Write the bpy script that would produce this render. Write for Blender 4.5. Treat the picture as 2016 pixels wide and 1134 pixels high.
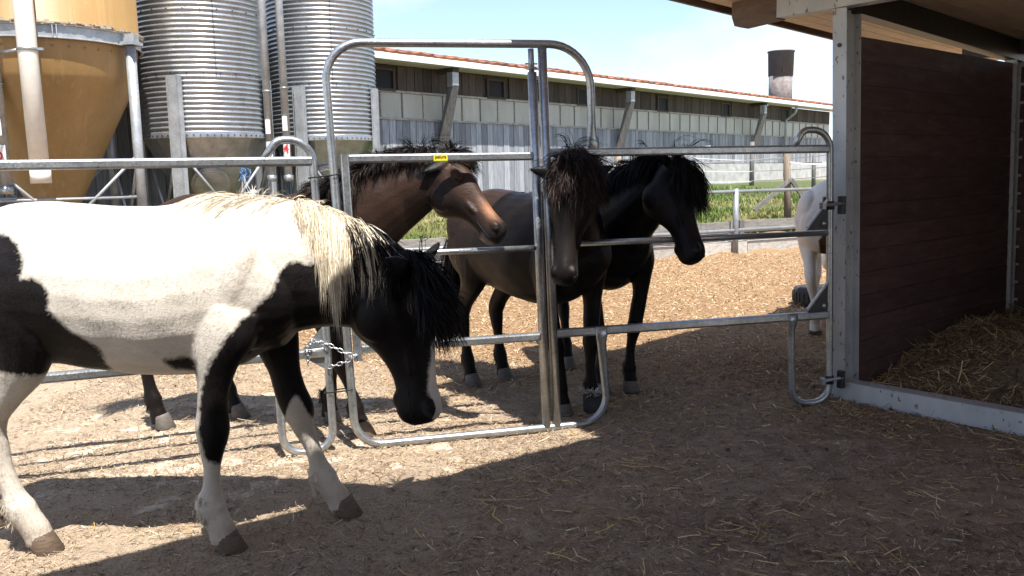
import bpy, bmesh, math, random
import numpy as np
from mathutils import Vector, Matrix
from mathutils.bvhtree import BVHTree

for _o in list(bpy.data.objects):
    bpy.data.objects.remove(_o)
SC = bpy.context.scene
COL = SC.collection
RNG = np.random.default_rng(11)
random.seed(11)
rad = math.radians

# ------------------------------------------------------------------ camera
cam_d = bpy.data.cameras.new('camera')
cam_d.sensor_width = 36.0
cam_d.lens = 36.0 * 1700.0 / 2016.0
cam_d.clip_start = 0.05
cam_d.clip_end = 3000.0
cam = bpy.data.objects.new('camera', cam_d)
COL.objects.link(cam)
PITCH, ROLL = rad(7.44), rad(1.2)
_F = Vector((0, math.cos(PITCH), -math.sin(PITCH)))
_U0 = Vector((0, math.sin(PITCH), math.cos(PITCH)))
_R0 = Vector((1, 0, 0))
_R = _R0 * math.cos(ROLL) - _U0 * math.sin(ROLL)
_U = _U0 * math.cos(ROLL) + _R0 * math.sin(ROLL)
cam.matrix_world = Matrix(((_R.x, _U.x, -_F.x, 0), (_R.y, _U.y, -_F.y, 0), (_R.z, _U.z, -_F.z, 1.48), (0, 0, 0, 1)))
SC.camera = cam
SC.render.resolution_x, SC.render.resolution_y = 1024, 576

# ------------------------------------------------------------------ sky, sun, exposure
SUN_TO = Vector((0.17, -0.41, 1.0)).normalized()
world = bpy.data.worlds.new('World')
SC.world = world
world.use_nodes = True
wn = world.node_tree
wn.nodes.clear()
w_out = wn.nodes.new('ShaderNodeOutputWorld')
w_bg = wn.nodes.new('ShaderNodeBackground')
w_bg.inputs['Strength'].default_value = 0.15
w_sky = wn.nodes.new('ShaderNodeTexSky')
w_sky.sky_type = 'NISHITA'
w_sky.sun_disc = False
w_sky.sun_elevation = math.asin(SUN_TO.z)
w_sky.sun_rotation = math.atan2(SUN_TO.x, SUN_TO.y)
w_sky.air_density = 0.8
w_sky.dust_density = 0.05
w_sky.ozone_density = 3.0
w_tc = wn.nodes.new('ShaderNodeTexCoord')
w_map = wn.nodes.new('ShaderNodeMapping')
w_map.inputs['Scale'].default_value = (2.2, 2.2, 6.5)
w_map.inputs['Location'].default_value = (0.35, 0.1, 0.55)
w_no = wn.nodes.new('ShaderNodeTexNoise')
w_no.inputs['Scale'].default_value = 1.5
w_no.inputs['Detail'].default_value = 8
w_no.inputs['Roughness'].default_value = 0.58
w_no.inputs['Distortion'].default_value = 0.25
w_rp = wn.nodes.new('ShaderNodeValToRGB')
w_rp.color_ramp.elements[0].position = 0.48
w_rp.color_ramp.elements[1].position = 0.70
w_rp.color_ramp.elements[0].color = (0.10, 0.10, 0.10, 1)
w_rp.color_ramp.elements[1].color = (0.93, 0.93, 0.93, 1)
w_mx = wn.nodes.new('ShaderNodeMixRGB')
w_mx.inputs['Color2'].default_value = (3.55, 3.68, 3.85, 1)
L = wn.links.new
L(w_tc.outputs['Generated'], w_map.inputs['Vector'])
L(w_map.outputs[0], w_no.inputs['Vector'])
L(w_no.outputs['Fac'], w_rp.inputs['Fac'])
L(w_rp.outputs['Color'], w_mx.inputs['Fac'])
w_wb = wn.nodes.new('ShaderNodeMixRGB'); w_wb.blend_type = 'MULTIPLY'
w_wb.inputs['Fac'].default_value = 1.0
w_wb.inputs['Color2'].default_value = (0.93, 0.88, 0.88, 1)
L(w_sky.outputs[0], w_wb.inputs['Color1'])
L(w_wb.outputs[0], w_mx.inputs['Color1'])
L(w_mx.outputs[0], w_bg.inputs['Color'])
L(w_bg.outputs[0], w_out.inputs['Surface'])

sun_d = bpy.data.lights.new('sun', 'SUN')
sun_d.energy = 4.9
sun_d.angle = rad(0.5)
sun_d.color = (1.0, 0.96, 0.905)
sun = bpy.data.objects.new('sun', sun_d)
COL.objects.link(sun)
sun.rotation_euler = SUN_TO.to_track_quat('Z', 'Y').to_euler()
sun.location = (3, -6, 14)

SC.view_settings.view_transform = 'Standard'
SC.view_settings.look = 'None'
SC.view_settings.exposure = 1.08
SC.view_settings.gamma = 1.0
SC.view_settings.use_curve_mapping = False

# ------------------------------------------------------------------ material helpers
def new_mat(name):
    m = bpy.data.materials.new(name)
    m.use_nodes = True
    nt = m.node_tree
    return m, nt, nt.nodes['Principled BSDF']

def nd(nt, t, **kw):
    n = nt.nodes.new(t)
    for k, v in kw.items():
        if k in n.inputs:
            n.inputs[k].default_value = v
        else:
            setattr(n, k, v)
    return n

def pos(nt, scale=(1, 1, 1), rotz=0.0, kind='pos', loc=(0, 0, 0)):
    if kind == 'pos':
        g = nt.nodes.new('ShaderNodeNewGeometry').outputs['Position']
    else:
        g = nt.nodes.new('ShaderNodeTexCoord').outputs['Object']
    if rotz:
        r = nt.nodes.new('ShaderNodeVectorRotate'); r.rotation_type = 'Z_AXIS'
        r.inputs['Angle'].default_value = rotz
        nt.links.new(g, r.inputs['Vector']); g = r.outputs[0]
    mp = nt.nodes.new('ShaderNodeMapping')
    mp.inputs['Scale'].default_value = scale
    mp.inputs['Location'].default_value = loc
    nt.links.new(g, mp.inputs['Vector'])
    return mp.outputs[0]

def noise(nt, vec, scale, detail=4, rough=0.55, dist=0.0):
    n = nd(nt, 'ShaderNodeTexNoise', Scale=scale, Detail=detail, Roughness=rough, Distortion=dist)
    nt.links.new(vec, n.inputs['Vector'])
    return n.outputs['Fac']

def ramp(nt, fac, stops):
    r = nt.nodes.new('ShaderNodeValToRGB')
    e = r.color_ramp.elements
    while len(e) < len(stops):
        e.new(0.5)
    for el, (p, c) in zip(e, stops):
        el.position = p
        el.color = (c if len(c) == 4 else (*c, 1)) if hasattr(c, '__len__') else (c, c, c, 1)
    nt.links.new(fac, r.inputs['Fac'])
    return r.outputs['Color']

def mix(nt, fac, a, b, mode='MIX'):
    n = nt.nodes.new('ShaderNodeMixRGB'); n.blend_type = mode
    for key, v in (('Fac', fac), ('Color1', a), ('Color2', b)):
        if hasattr(v, 'is_linked') or isinstance(v, bpy.types.NodeSocket):
            nt.links.new(v, n.inputs[key])
        elif key == 'Fac':
            n.inputs[key].default_value = v
        else:
            n.inputs[key].default_value = (*v, 1)
    return n.outputs['Color']

def mth(nt, op, a, b=0.0, clamp=False):
    n = nt.nodes.new('ShaderNodeMath'); n.operation = op; n.use_clamp = clamp
    for i, v in enumerate((a, b)):
        if isinstance(v, bpy.types.NodeSocket):
            nt.links.new(v, n.inputs[i])
        else:
            n.inputs[i].default_value = v
    return n.outputs[0]

def bump(nt, bsdf, h, strength=0.3, dist=0.01):
    b = nd(nt, 'ShaderNodeBump', Strength=strength, Distance=dist)
    nt.links.new(h, b.inputs['Height'])
    nt.links.new(b.outputs[0], bsdf.inputs['Normal'])

def objrand(nt):
    return nt.nodes.new('ShaderNodeObjectInfo').outputs['Random']

def setc(nt, bsdf, c, rough=0.6, metal=0.0, spec=None):
    if isinstance(c, bpy.types.NodeSocket):
        nt.links.new(c, bsdf.inputs['Base Color'])
    else:
        bsdf.inputs['Base Color'].default_value = (*c, 1)
    if isinstance(rough, bpy.types.NodeSocket):
        nt.links.new(rough, bsdf.inputs['Roughness'])
    else:
        bsdf.inputs['Roughness'].default_value = rough
    bsdf.inputs['Metallic'].default_value = metal
    if spec is not None:
        bsdf.inputs['Specular IOR Level'].default_value = spec

def simple(name, c, rough=0.6, metal=0.0, var=0.25, scale=30, bstr=0.15, spec=None):
    m, nt, b = new_mat(name)
    v = pos(nt)
    n = noise(nt, v, scale, 5)
    lo = tuple(x * (1 - var) for x in c); hi = tuple(min(1, x * (1 + var)) for x in c)
    setc(nt, b, ramp(nt, n, [(0.3, lo), (0.7, hi)]), rough, metal, spec)
    if bstr:
        bump(nt, b, n, bstr, 0.005)
    return m

M = {}
def galv(name, lo, hi, rough, metal=0.7, dmax=0.5):
    m, nt, b = new_mat(name)
    v = pos(nt)
    vo = nd(nt, 'ShaderNodeTexVoronoi', Scale=70.0)
    nt.links.new(v, vo.inputs['Vector'])
    n1 = noise(nt, v, 6, 5)
    n2 = noise(nt, v, 120, 3)
    c = ramp(nt, n1, [(0.3, lo), (0.72, hi)])
    c = mix(nt, 0.16, c, vo.outputs['Color'], 'OVERLAY')
    bw = nt.nodes.new('ShaderNodeRGBToBW'); nt.links.new(c, bw.inputs[0])
    c = mix(nt, 0.75, c, ramp(nt, bw.outputs[0], [(0, (0, 0, 0)), (1, (0.95, 0.99, 1.0))]))
    dirt = ramp(nt, noise(nt, pos(nt, (1, 1, 0.4)), 11, 6, 0.7), [(0.60, 0.0), (0.78, dmax)])
    c = mix(nt, dirt, c, (0.16, 0.12, 0.085))
    setc(nt, b, c, ramp(nt, n2, [(0.3, rough - 0.1), (0.7, rough + 0.12)]), metal)
    bump(nt, b, n2, 0.12, 0.002)
    return m
M['galv'] = galv('galvanised_steel', (0.30, 0.32, 0.335), (0.52, 0.545, 0.56), 0.36, 0.85)
M['galv_dull'] = galv('galvanised_steel_dull', (0.30, 0.315, 0.33), (0.45, 0.47, 0.485), 0.5, 0.45, 0.22)
M['galv_pipe'] = galv('galvanised_fence_pipe', (0.20, 0.22, 0.24), (0.30, 0.325, 0.35), 0.5, 0.4, 0.15)
M['corr'] = galv('corrugated_zinc', (0.29, 0.315, 0.35), (0.38, 0.41, 0.455), 0.30, 0.60, 0.2)
M['corr'].node_tree.nodes['Bump'].inputs['Strength'].default_value = 0.0
M['cone'] = galv('silo_cone_steel', (0.32, 0.31, 0.27), (0.50, 0.48, 0.42), 0.38, 0.7)
M['dark_steel'] = simple('dark_steel', (0.05, 0.052, 0.055), 0.4, 0.6)
M['black_plastic'] = simple('black_plastic', (0.015, 0.015, 0.016), 0.4)
M['rubber'] = simple('rubber', (0.03, 0.03, 0.03), 0.75, scale=60)
M['pvc'] = simple('cream_pvc_pipe', (0.66, 0.61, 0.52), 0.45, var=0.08, scale=9, bstr=0.03)
M['white_label'] = simple('white_label', (0.75, 0.73, 0.70), 0.5, var=0.05)
M['red_print'] = simple('red_print', (0.55, 0.03, 0.04), 0.5, var=0.1)
M['yellow_label'] = simple('yellow_label', (0.80, 0.60, 0.02), 0.45, var=0.05)
M['green_print'] = simple('green_print', (0.02, 0.22, 0.05), 0.5)
M['black_print'] = simple('black_print', (0.01, 0.01, 0.01), 0.5)
M['blue_twine'] = simple('blue_twine', (0.10, 0.22, 0.45), 0.7)
M['white_tape'] = simple('white_fence_tape', (0.72, 0.72, 0.70), 0.6, var=0.05)

def wood(name, cols, grain=(14, 14, 1.2), rotz=0.0, rough=0.8, rnd=0.35, bstr=0.35, sc=3.0, sat=0):
    m, nt, b = new_mat(name)
    v = pos(nt, grain, rotz)
    r = objrand(nt)
    cb = nt.nodes.new('ShaderNodeCombineXYZ')
    rr = mth(nt, 'MULTIPLY', r, 37.0)
    nt.links.new(rr, cb.inputs[0]); nt.links.new(rr, cb.inputs[1]); nt.links.new(rr, cb.inputs[2])
    va = nt.nodes.new('ShaderNodeVectorMath'); va.operation = 'ADD'
    nt.links.new(v, va.inputs[0]); nt.links.new(cb.outputs[0], va.inputs[1])
    n = noise(nt, va.outputs[0], sc, 7, 0.65, 0.4)
    c = ramp(nt, n, [(0.25, cols[0]), (0.5, cols[1]), (0.75, cols[2])])
    k = mth(nt, 'ADD', mth(nt, 'MULTIPLY', r, 2 * rnd), 1 - rnd)
    g = nt.nodes.new('ShaderNodeCombineXYZ')
    for i in range(3):
        nt.links.new(k, g.inputs[i])
    c = mix(nt, 1.0, c, g.outputs[0], 'MULTIPLY')
    setc(nt, b, c, rough)
    bump(nt, b, n, bstr, 0.01)
    return m
BARN_ROT = rad(41.3)
M['grey_plank'] = wood('weathered_grey_plank', ((0.11, 0.113, 0.12), (0.27, 0.275, 0.29), (0.44, 0.445, 0.46)), (16, 16, 0.9), rnd=0.38)
M['dark_plank'] = wood('dark_weathered_plank', ((0.020, 0.015, 0.013), (0.050, 0.037, 0.031), (0.10, 0.078, 0.064)), (14, 14, 0.8), rnd=0.4)
M['brace_wood'] = wood('brace_timber', ((0.07, 0.065, 0.06), (0.15, 0.14, 0.13), (0.24, 0.225, 0.21)), (10, 10, 1.0), rnd=0.15)
M['sleeper'] = wood('weathered_sleeper', ((0.14, 0.125, 0.105), (0.27, 0.25, 0.215), (0.42, 0.395, 0.35)), (2, 2, 9), rnd=0.22)
M['post_wood'] = wood('fence_post_wood', ((0.13, 0.095, 0.065), (0.24, 0.185, 0.135), (0.34, 0.28, 0.21)), (14, 14, 1.0), rnd=0.2)
M['red_board'] = wood('dark_red_stained_board', ((0.050, 0.028, 0.024), (0.086, 0.048, 0.040), (0.130, 0.078, 0.064)), (1.6, 1.6, 10), rnd=0.14, rough=0.7, sc=2.0)
_m = M['red_board']; _nt = _m.node_tree; _b = _nt.nodes['Principled BSDF']
_src = _b.inputs['Base Color'].links[0].from_socket
_sc = ramp(_nt, noise(_nt, pos(_nt, (1, 1, 1.6)), 6.5, 7, 0.72, 0.6), [(0.56, 0.0), (0.74, 0.55)])
_c = mix(_nt, _sc, _src, (0.15, 0.115, 0.09))
_c = mix(_nt, ramp(_nt, noise(_nt, pos(_nt, (9, 9, 1.2)), 3.0, 5, 0.7), [(0.62, 0.0), (0.70, 0.5)]), _c, (0.022, 0.014, 0.012))
_nt.links.new(_c, _b.inputs['Base Color'])
M['soffit'] = wood('pine_soffit_board', ((0.55, 0.43, 0.31), (0.68, 0.55, 0.41), (0.78, 0.65, 0.50)), (1.2, 1.2, 8), rnd=0.10, rough=0.55, bstr=0.12)
M['fascia'] = wood('brown_fascia_board', ((0.10, 0.065, 0.045), (0.165, 0.11, 0.078), (0.22, 0.155, 0.11)), (2, 2, 8), rnd=0.1, rough=0.65)
M['pane'] = None

# ------------------------------------------------------------------ object helpers
BASE = {}
def _props(o, label=None, cat=None, group=None, kind=None):
    if label: o['label'] = label
    if cat: o['category'] = cat
    if group: o['group'] = group
    if kind: o['kind'] = kind

def thing(name, label, cat, loc=(0, 0, 0), rotz=0.0, group=None, kind=None):
    o = bpy.data.objects.new(name, None)
    COL.objects.link(o)
    o.location = loc
    o.rotation_euler = (0, 0, rotz)
    o.empty_display_size = 0.1
    BASE[o.name] = Vector(loc)
    _props(o, label, cat, group, kind)
    return o

def mk(name, V, F, mat, parent=None, smooth=False, loc=None, local=False, label=None, cat=None, group=None, kind=None):
    """one mesh object; V in world coordinates unless local"""
    V = np.asarray(V, dtype=float)
    off = Vector((0, 0, 0))
    if parent is not None and not local:
        off = BASE[parent.name]
    elif parent is None and loc is not None:
        off = Vector(loc)
    me = bpy.data.meshes.new(name)
    me.from_pydata((V - np.array(off)).tolist(), [], F)
    me.update()
    if mat is not None:
        me.materials.append(mat)
    if smooth:
        me.polygons.foreach_set('use_smooth', [True] * len(me.polygons))
    o = bpy.data.objects.new(name, me)
    COL.objects.link(o)
    if parent is not None:
        o.parent = parent
        BASE[o.name] = off
    elif loc is not None:
        o.location = loc
        BASE[o.name] = off
    else:
        BASE[o.name] = Vector((0, 0, 0))
    _props(o, label, cat, group, kind)
    return o

class MB:
    def __init__(s):
        s.V = []; s.F = []
    def add(s, V, F):
        n = len(s.V)
        s.V.extend([tuple(v) for v in V])
        s.F.extend([tuple(i + n for i in f) for f in F])
        return s
    def box(s, c, ax, ay, az):
        """centre and three half-extent vectors"""
        c, ax, ay, az = map(Vector, (c, ax, ay, az))
        V = [c + ax * i + ay * j + az * k for i in (-1, 1) for j in (-1, 1) for k in (-1, 1)]
        F = [(0, 1, 3, 2), (4, 6, 7, 5), (0, 4, 5, 1), (2, 3, 7, 6), (0, 2, 6, 4), (1, 5, 7, 3)]
        return s.add(V, F)
    def beam(s, p, q, w, h, up=(0, 0, 1)):
        p, q, up = Vector(p), Vector(q), Vector(up)
        t = (q - p).normalized()
        sd = t.cross(up).normalized()
        u = sd.cross(t)
        return s.box((p + q) / 2, (q - p) / 2, sd * w / 2, u * h / 2)
    def sweep(s, path, sec, n=None, caps=True, closed=False):
        """sec: list of (a,b) or list of lists per station; n: constant plane normal or None (parallel transport)"""
        P = [Vector(p) for p in path]
        N = len(P)
        T = []
        for i in range(N):
            if closed:
                t = P[(i + 1) % N] - P[i - 1]
            else:
                t = P[min(i + 1, N - 1)] - P[max(i - 1, 0)]
            T.append(t.normalized())
        rings = []
        if n is not None:
            A = [Vector(n).normalized()] * N
        else:
            a = T[0].orthogonal().normalized()
            if abs(T[0].z) < 0.95:
                a = T[0].cross(Vector((0, 0, 1))).normalized()
            A = []
            for t in T:
                a = (a - t * a.dot(t)).normalized()
                A.append(a)
        per = hasattr(sec[0][0], '__len__')
        m = len(sec[0]) if per else len(sec)
        base = len(s.V)
        for i in range(N):
            b = T[i].cross(A[i]).normalized()
            ss = sec[i] if per else sec
            for (u, v) in ss:
                s.V.append(tuple(P[i] + A[i] * u + b * v))
        K = N if closed else N - 1
        for i in range(K):
            for j in range(m):
                j2 = (j + 1) % m
                i2 = (i + 1) % N
                s.F.append((base + i * m + j, base + i * m + j2, base + i2 * m + j2, base + i2 * m + j))
        if caps and not closed:
            s.F.append(tuple(base + j for j in range(m))[::-1])
            s.F.append(tuple(base + (N - 1) * m + j for j in range(m)))
        return s
    def tube(s, path, r, sides=12, n=None, caps=True, closed=False):
        if hasattr(r, '__len__'):
            sec = [[(rr * math.cos(2 * math.pi * j / sides), rr * math.sin(2 * math.pi * j / sides)) for j in range(sides)] for rr in r]
        else:
            sec = [(r * math.cos(2 * math.pi * j / sides), r * math.sin(2 * math.pi * j / sides)) for j in range(sides)]
        return s.sweep(path, sec, n, caps, closed)
    def lathe(s, c, prof, sides=48, caps=True):
        """prof list of (r,z) relative to c"""
        base = len(s.V); m = sides
        for (r, z) in prof:
            for j in range(m):
                a = 2 * math.pi * j / m
                s.V.append((c[0] + r * math.cos(a), c[1] + r * math.sin(a), c[2] + z))
        for i in range(len(prof) - 1):
            for j in range(m):
                j2 = (j + 1) % m
                s.F.append((base + i * m + j, base + i * m + j2, base + (i + 1) * m + j2, base + (i + 1) * m + j))
        if caps:
            s.F.append(tuple(base + j for j in range(m))[::-1])
            s.F.append(tuple(base + (len(prof) - 1) * m + j for j in range(m)))
        return s
    def build(s, name, mat, parent=None, smooth=False, **kw):
        return mk(name, s.V, s.F, mat, parent, smooth, **kw)

def rrect(w, h, r, k=3):
    """rounded rectangle section"""
    out = []
    for (sx, sy, a0) in ((1, 1, 0), (-1, 1, 90), (-1, -1, 180), (1, -1, 270)):
        for i in range(k):
            a = rad(a0 + 90 * i / (k - 1))
            out.append((sx * (w / 2 - r) + r * math.cos(a), sy * (h / 2 - r) + r * math.sin(a)))
    return out

def fillet(pts, r, k=7, closed=False):
    P = [Vector(p) for p in pts]
    out = [P[0]]
    for i in range(1, len(P) - 1):
        a = (P[i - 1] - P[i]); b = (P[i + 1] - P[i])
        la, lb = a.length, b.length
        a.normalize(); b.normalize()
        ang = a.angle(b)
        rr = r[i - 1] if hasattr(r, '__len__') else r
        d = min(rr / math.tan(ang / 2), la * 0.95, lb * 0.95)
        if d < 1e-4:
            out.append(P[i]); continue
        rr = d * math.tan(ang / 2)
        cdir = (a + b).normalized()
        c = P[i] + cdir * (rr / math.sin(ang / 2))
        p0 = P[i] + a * d; p1 = P[i] + b * d
        v0 = p0 - c; v1 = p1 - c
        tot = v0.angle(v1)
        axis = v0.cross(v1).normalized()
        for j in range(k + 1):
            out.append(c + Matrix.Rotation(tot * j / k, 3, axis) @ v0)
    out.append(P[-1])
    return out

UNIT = {}
def unit_box(mat, bevel=0.0):
    key = (mat.name, bevel)
    if key not in UNIT:
        me = bpy.data.meshes.new('board')
        mb = MB().box((0, 0, 0), (0.5, 0, 0), (0, 0.5, 0), (0, 0, 0.5))
        me.from_pydata(mb.V, [], mb.F); me.update()
        me.materials.append(mat)
        UNIT[key] = me
    return UNIT[key]

def piece(name, mat, parent, c, size, R3=None):
    """a box piece sharing mesh data, child of parent; c world centre; R3 3x3 rotation"""
    o = bpy.data.objects.new(name, unit_box(mat))
    COL.objects.link(o)
    o.parent = parent
    off = BASE[parent.name]
    Mx = Matrix.Translation(Vector(c) - off)
    if R3 is not None:
        Mx = Mx @ R3.to_4x4()
    o.matrix_local = Mx @ Matrix.Diagonal((*size, 1))
    BASE[o.name] = off
    return o

def basis(x, z=(0, 0, 1)):
    x = Vector(x).normalized(); z = Vector(z)
    y = z.cross(x).normalized(); z2 = x.cross(y)
    return Matrix((x, y, z2)).transposed()

def text_mesh(name, body, size, mat, parent, origin, xdir, ydir, bold=0.0, extrude=0.0004):
    cu = bpy.data.curves.new(name, 'FONT')
    cu.body = body; cu.size = size; cu.align_x = 'CENTER'; cu.align_y = 'CENTER'
    cu.extrude = extrude; cu.offset = bold; cu.resolution_u = 3
    tmp = bpy.data.objects.new(name, cu)
    COL.objects.link(tmp)
    dg = bpy.context.evaluated_depsgraph_get()
    me = bpy.data.meshes.new_from_object(tmp.evaluated_get(dg))
    bpy.data.objects.remove(tmp)
    x = Vector(xdir).normalized(); y = Vector(ydir).normalized(); z = x.cross(y)
    Mx = Matrix((x, y, z)).transposed().to_4x4()
    Mx.translation = Vector(origin) - BASE[parent.name]
    me.transform(Mx)
    me.materials.clear(); me.materials.append(mat)
    o = bpy.data.objects.new(name, me)
    COL.objects.link(o); o.parent = parent
    return o

# ------------------------------------------------------------------ smooth value noise for geometry
_G = np.random.default_rng(5).random((256, 256))
def vnoise(x, y):
    x = np.asarray(x, float); y = np.asarray(y, float)
    xi = np.floor(x).astype(int); yi = np.floor(y).astype(int)
    fx = x - xi; fy = y - yi
    fx = fx * fx * (3 - 2 * fx); fy = fy * fy * (3 - 2 * fy)
    g = lambda a, b: _G[a % 256, b % 256]
    return (g(xi, yi) * (1 - fx) + g(xi + 1, yi) * fx) * (1 - fy) + (g(xi, yi + 1) * (1 - fx) + g(xi + 1, yi + 1) * fx) * fy - 0.5
def fbm(x, y, o=4):
    s = 0; a = 1.0
    for k in range(o):
        s = s + a * vnoise(x * 2 ** k + 13.1 * k, y * 2 ** k + 7.7 * k); a *= 0.5
    return s

# ------------------------------------------------------------------ ground
BKD = Vector((1, 0.5, 0)).normalized()          # bank edge direction
BKN = Vector((-0.5, 1, 0)).normalized()         # away from the yard
def bank_d(x, y):
    return (y - 13.55 - 0.5 * x) / math.sqrt(1.25)
_pr = np.random.default_rng(3)
PRINTS = np.c_[_pr.uniform(-2.6, 3.2, 150), _pr.uniform(2.8, 7.0, 150), _pr.uniform(0, 6.28, 150), _pr.uniform(.004, .012, 150)]
def ground_z(x, y):
    x = np.asarray(x, float); y = np.asarray(y, float)
    d = bank_d(x, y)
    pits = np.zeros_like(x + y)
    if pits.ndim:
        for (cx, cy, a, dp) in PRINTS:
            k = (np.abs(x - cx) < .12) & (np.abs(y - cy) < .12)
            if not k.any():
                continue
            ux = (x[k] - cx) * math.cos(a) + (y[k] - cy) * math.sin(a); uy = -(x[k] - cx) * math.sin(a) + (y[k] - cy) * math.cos(a)
            r = np.hypot(ux / .065, uy / .058)
            pits[k] += -dp * np.clip((1.15 - r) / .25, 0, 1) * np.where(ux > 0, 1, .6) + dp * .5 * np.exp(-((r - 1.25) / .15) ** 2)
    near = 0.010 * fbm(x * 2.3, y * 2.3, 3) + 0.016 * fbm(x * 9, y * 9, 3)
    mid = 0.05 * fbm(x * 1.1 + 3, y * 1.1, 3)
    m = np.clip((y - 6.2) / 3.0, 0, 1)
    yard = near + mid * m * np.clip(-d / 0.5, 0, 1)
    bz = np.interp(d, [0.05, 0.5, 1.6, 4, 10, 16, 60], [0.0, 0.40, 0.58, 0.72, 1.02, 1.15, 1.2])
    bz = bz + 0.10 * fbm(x * 0.8, y * 0.8, 3) * np.clip((d - 0.4) / 1.0, 0, 1)
    return np.where(d > 0.05, bz + near * 0.5, yard + pits)
def axis(lo, hi, fine_lo, fine_hi, step, grow=1.16):
    a = list(np.arange(fine_lo, fine_hi, step))
    s = step; v = fine_hi
    while v < hi:
        a.append(v); s *= grow; v += s
    a.append(hi)
    s = step; v = fine_lo
    b = []
    while v > lo:
        s *= grow; v -= s; b.append(max(v, lo))
    return np.array(sorted(set(b + a)))
gx = axis(-400, 400, -3.2, 4.2, 0.032, 1.09)
gy = axis(-60, 700, 2.6, 7.4, 0.032, 1.05)
GX, GY = np.meshgrid(gx, gy)
GZ = ground_z(GX, GY)
nx, ny = len(gx), len(gy)
gv = np.stack([GX.ravel(), GY.ravel(), GZ.ravel()], 1)
ii = (np.arange(ny - 1)[:, None] * nx + np.arange(nx - 1)[None, :]).ravel()
gf = np.stack([ii, ii + 1, ii + 1 + nx, ii + nx], 1)

gm, nt, b = new_mat('yard_ground')
v = pos(nt)
n_big = noise(nt, v, 1.1, 5)
n_mid = noise(nt, v, 7, 6, 0.65)
n_fine = noise(nt, v, 70, 5, 0.7)
n_grit = noise(nt, v, 260, 3, 0.7)
dirt = ramp(nt, n_mid, [(0.25, (0.20, 0.140, 0.095)), (0.5, (0.39, 0.285, 0.198)), (0.75, (0.56, 0.43, 0.31))])  # dark litter side, partly painted shade
sunlit_dust = ramp(nt, n_fine, [(0.25, (0.34, 0.238, 0.150)), (0.55, (0.63, 0.49, 0.345)), (0.8, (0.76, 0.64, 0.48))])
chips = ramp(nt, n_fine, [(0.22, (0.16, 0.09, 0.042)), (0.5, (0.38, 0.235, 0.12)), (0.8, (0.58, 0.41, 0.24))])
sep = nt.nodes.new('ShaderNodeSeparateXYZ')
nt.links.new(nt.nodes.new('ShaderNodeNewGeometry').outputs['Position'], sep.inputs[0])
X, Y = sep.outputs[0], sep.outputs[1]
# partly painted sun and shade: pale paving left, dark litter near stall; chips beyond
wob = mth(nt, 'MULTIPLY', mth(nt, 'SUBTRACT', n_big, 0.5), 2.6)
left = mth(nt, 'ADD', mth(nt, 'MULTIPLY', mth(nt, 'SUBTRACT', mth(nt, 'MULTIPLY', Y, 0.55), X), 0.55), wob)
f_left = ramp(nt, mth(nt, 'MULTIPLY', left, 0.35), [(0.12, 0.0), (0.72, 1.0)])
c = mix(nt, f_left, dirt, sunlit_dust)
f_chip = ramp(nt, mth(nt, 'MULTIPLY', mth(nt, 'ADD', mth(nt, 'SUBTRACT', mth(nt, 'ADD', Y, mth(nt, 'MULTIPLY', X, 0.35)), 5.2), wob), 0.5), [(0.0, 0.0), (0.9, 1.0)])
c = mix(nt, f_chip, c, chips)
spots = ramp(nt, noise(nt, v, 16, 4, 0.6), [(0.56, 0.0), (0.70, 0.75)])
c = mix(nt, spots, c, (0.085, 0.06, 0.042))
grit = ramp(nt, n_grit, [(0.3, 0.30), (0.7, 1.65)])
c = mix(nt, 0.85, c, grit, 'MULTIPLY')
dd = mth(nt, 'SUBTRACT', mth(nt, 'SUBTRACT', Y, mth(nt, 'MULTIPLY', X, 0.5)), 13.95)
soil = ramp(nt, n_fine, [(0.3, (0.11, 0.10, 0.035)), (0.55, (0.20, 0.17, 0.065)), (0.8, (0.34, 0.28, 0.13))])
turf = ramp(nt, n_mid, [(0.3, (0.07, 0.095, 0.03)), (0.7, (0.15, 0.17, 0.07))])
farsoil = ramp(nt, n_mid, [(0.3, (0.24, 0.20, 0.14)), (0.7, (0.36, 0.31, 0.23))])
turf = mix(nt, ramp(nt, mth(nt, 'MULTIPLY', mth(nt, 'SUBTRACT', dd, 11.0), 0.25), [(0.0, 0.0), (1.0, 1.0)]), turf, farsoil)
gr = mix(nt, ramp(nt, mth(nt, 'ADD', mth(nt, 'MULTIPLY', dd, 0.22), mth(nt, 'MULTIPLY', wob, 0.2)), [(0.1, 0.0), (0.6, 1.0)]), soil, turf)
c = mix(nt, ramp(nt, dd, [(0.0, 0.0), (0.12, 1.0)]), c, gr)
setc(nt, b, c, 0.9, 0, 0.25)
hsum = mth(nt, 'ADD', n_fine, mth(nt, 'MULTIPLY', n_grit, 0.5))
bump(nt, b, hsum, 0.9, 0.03)
ground = mk('ground', gv, gf.tolist(), gm, None, True, loc=(0, 0, 0), kind='structure')

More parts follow.
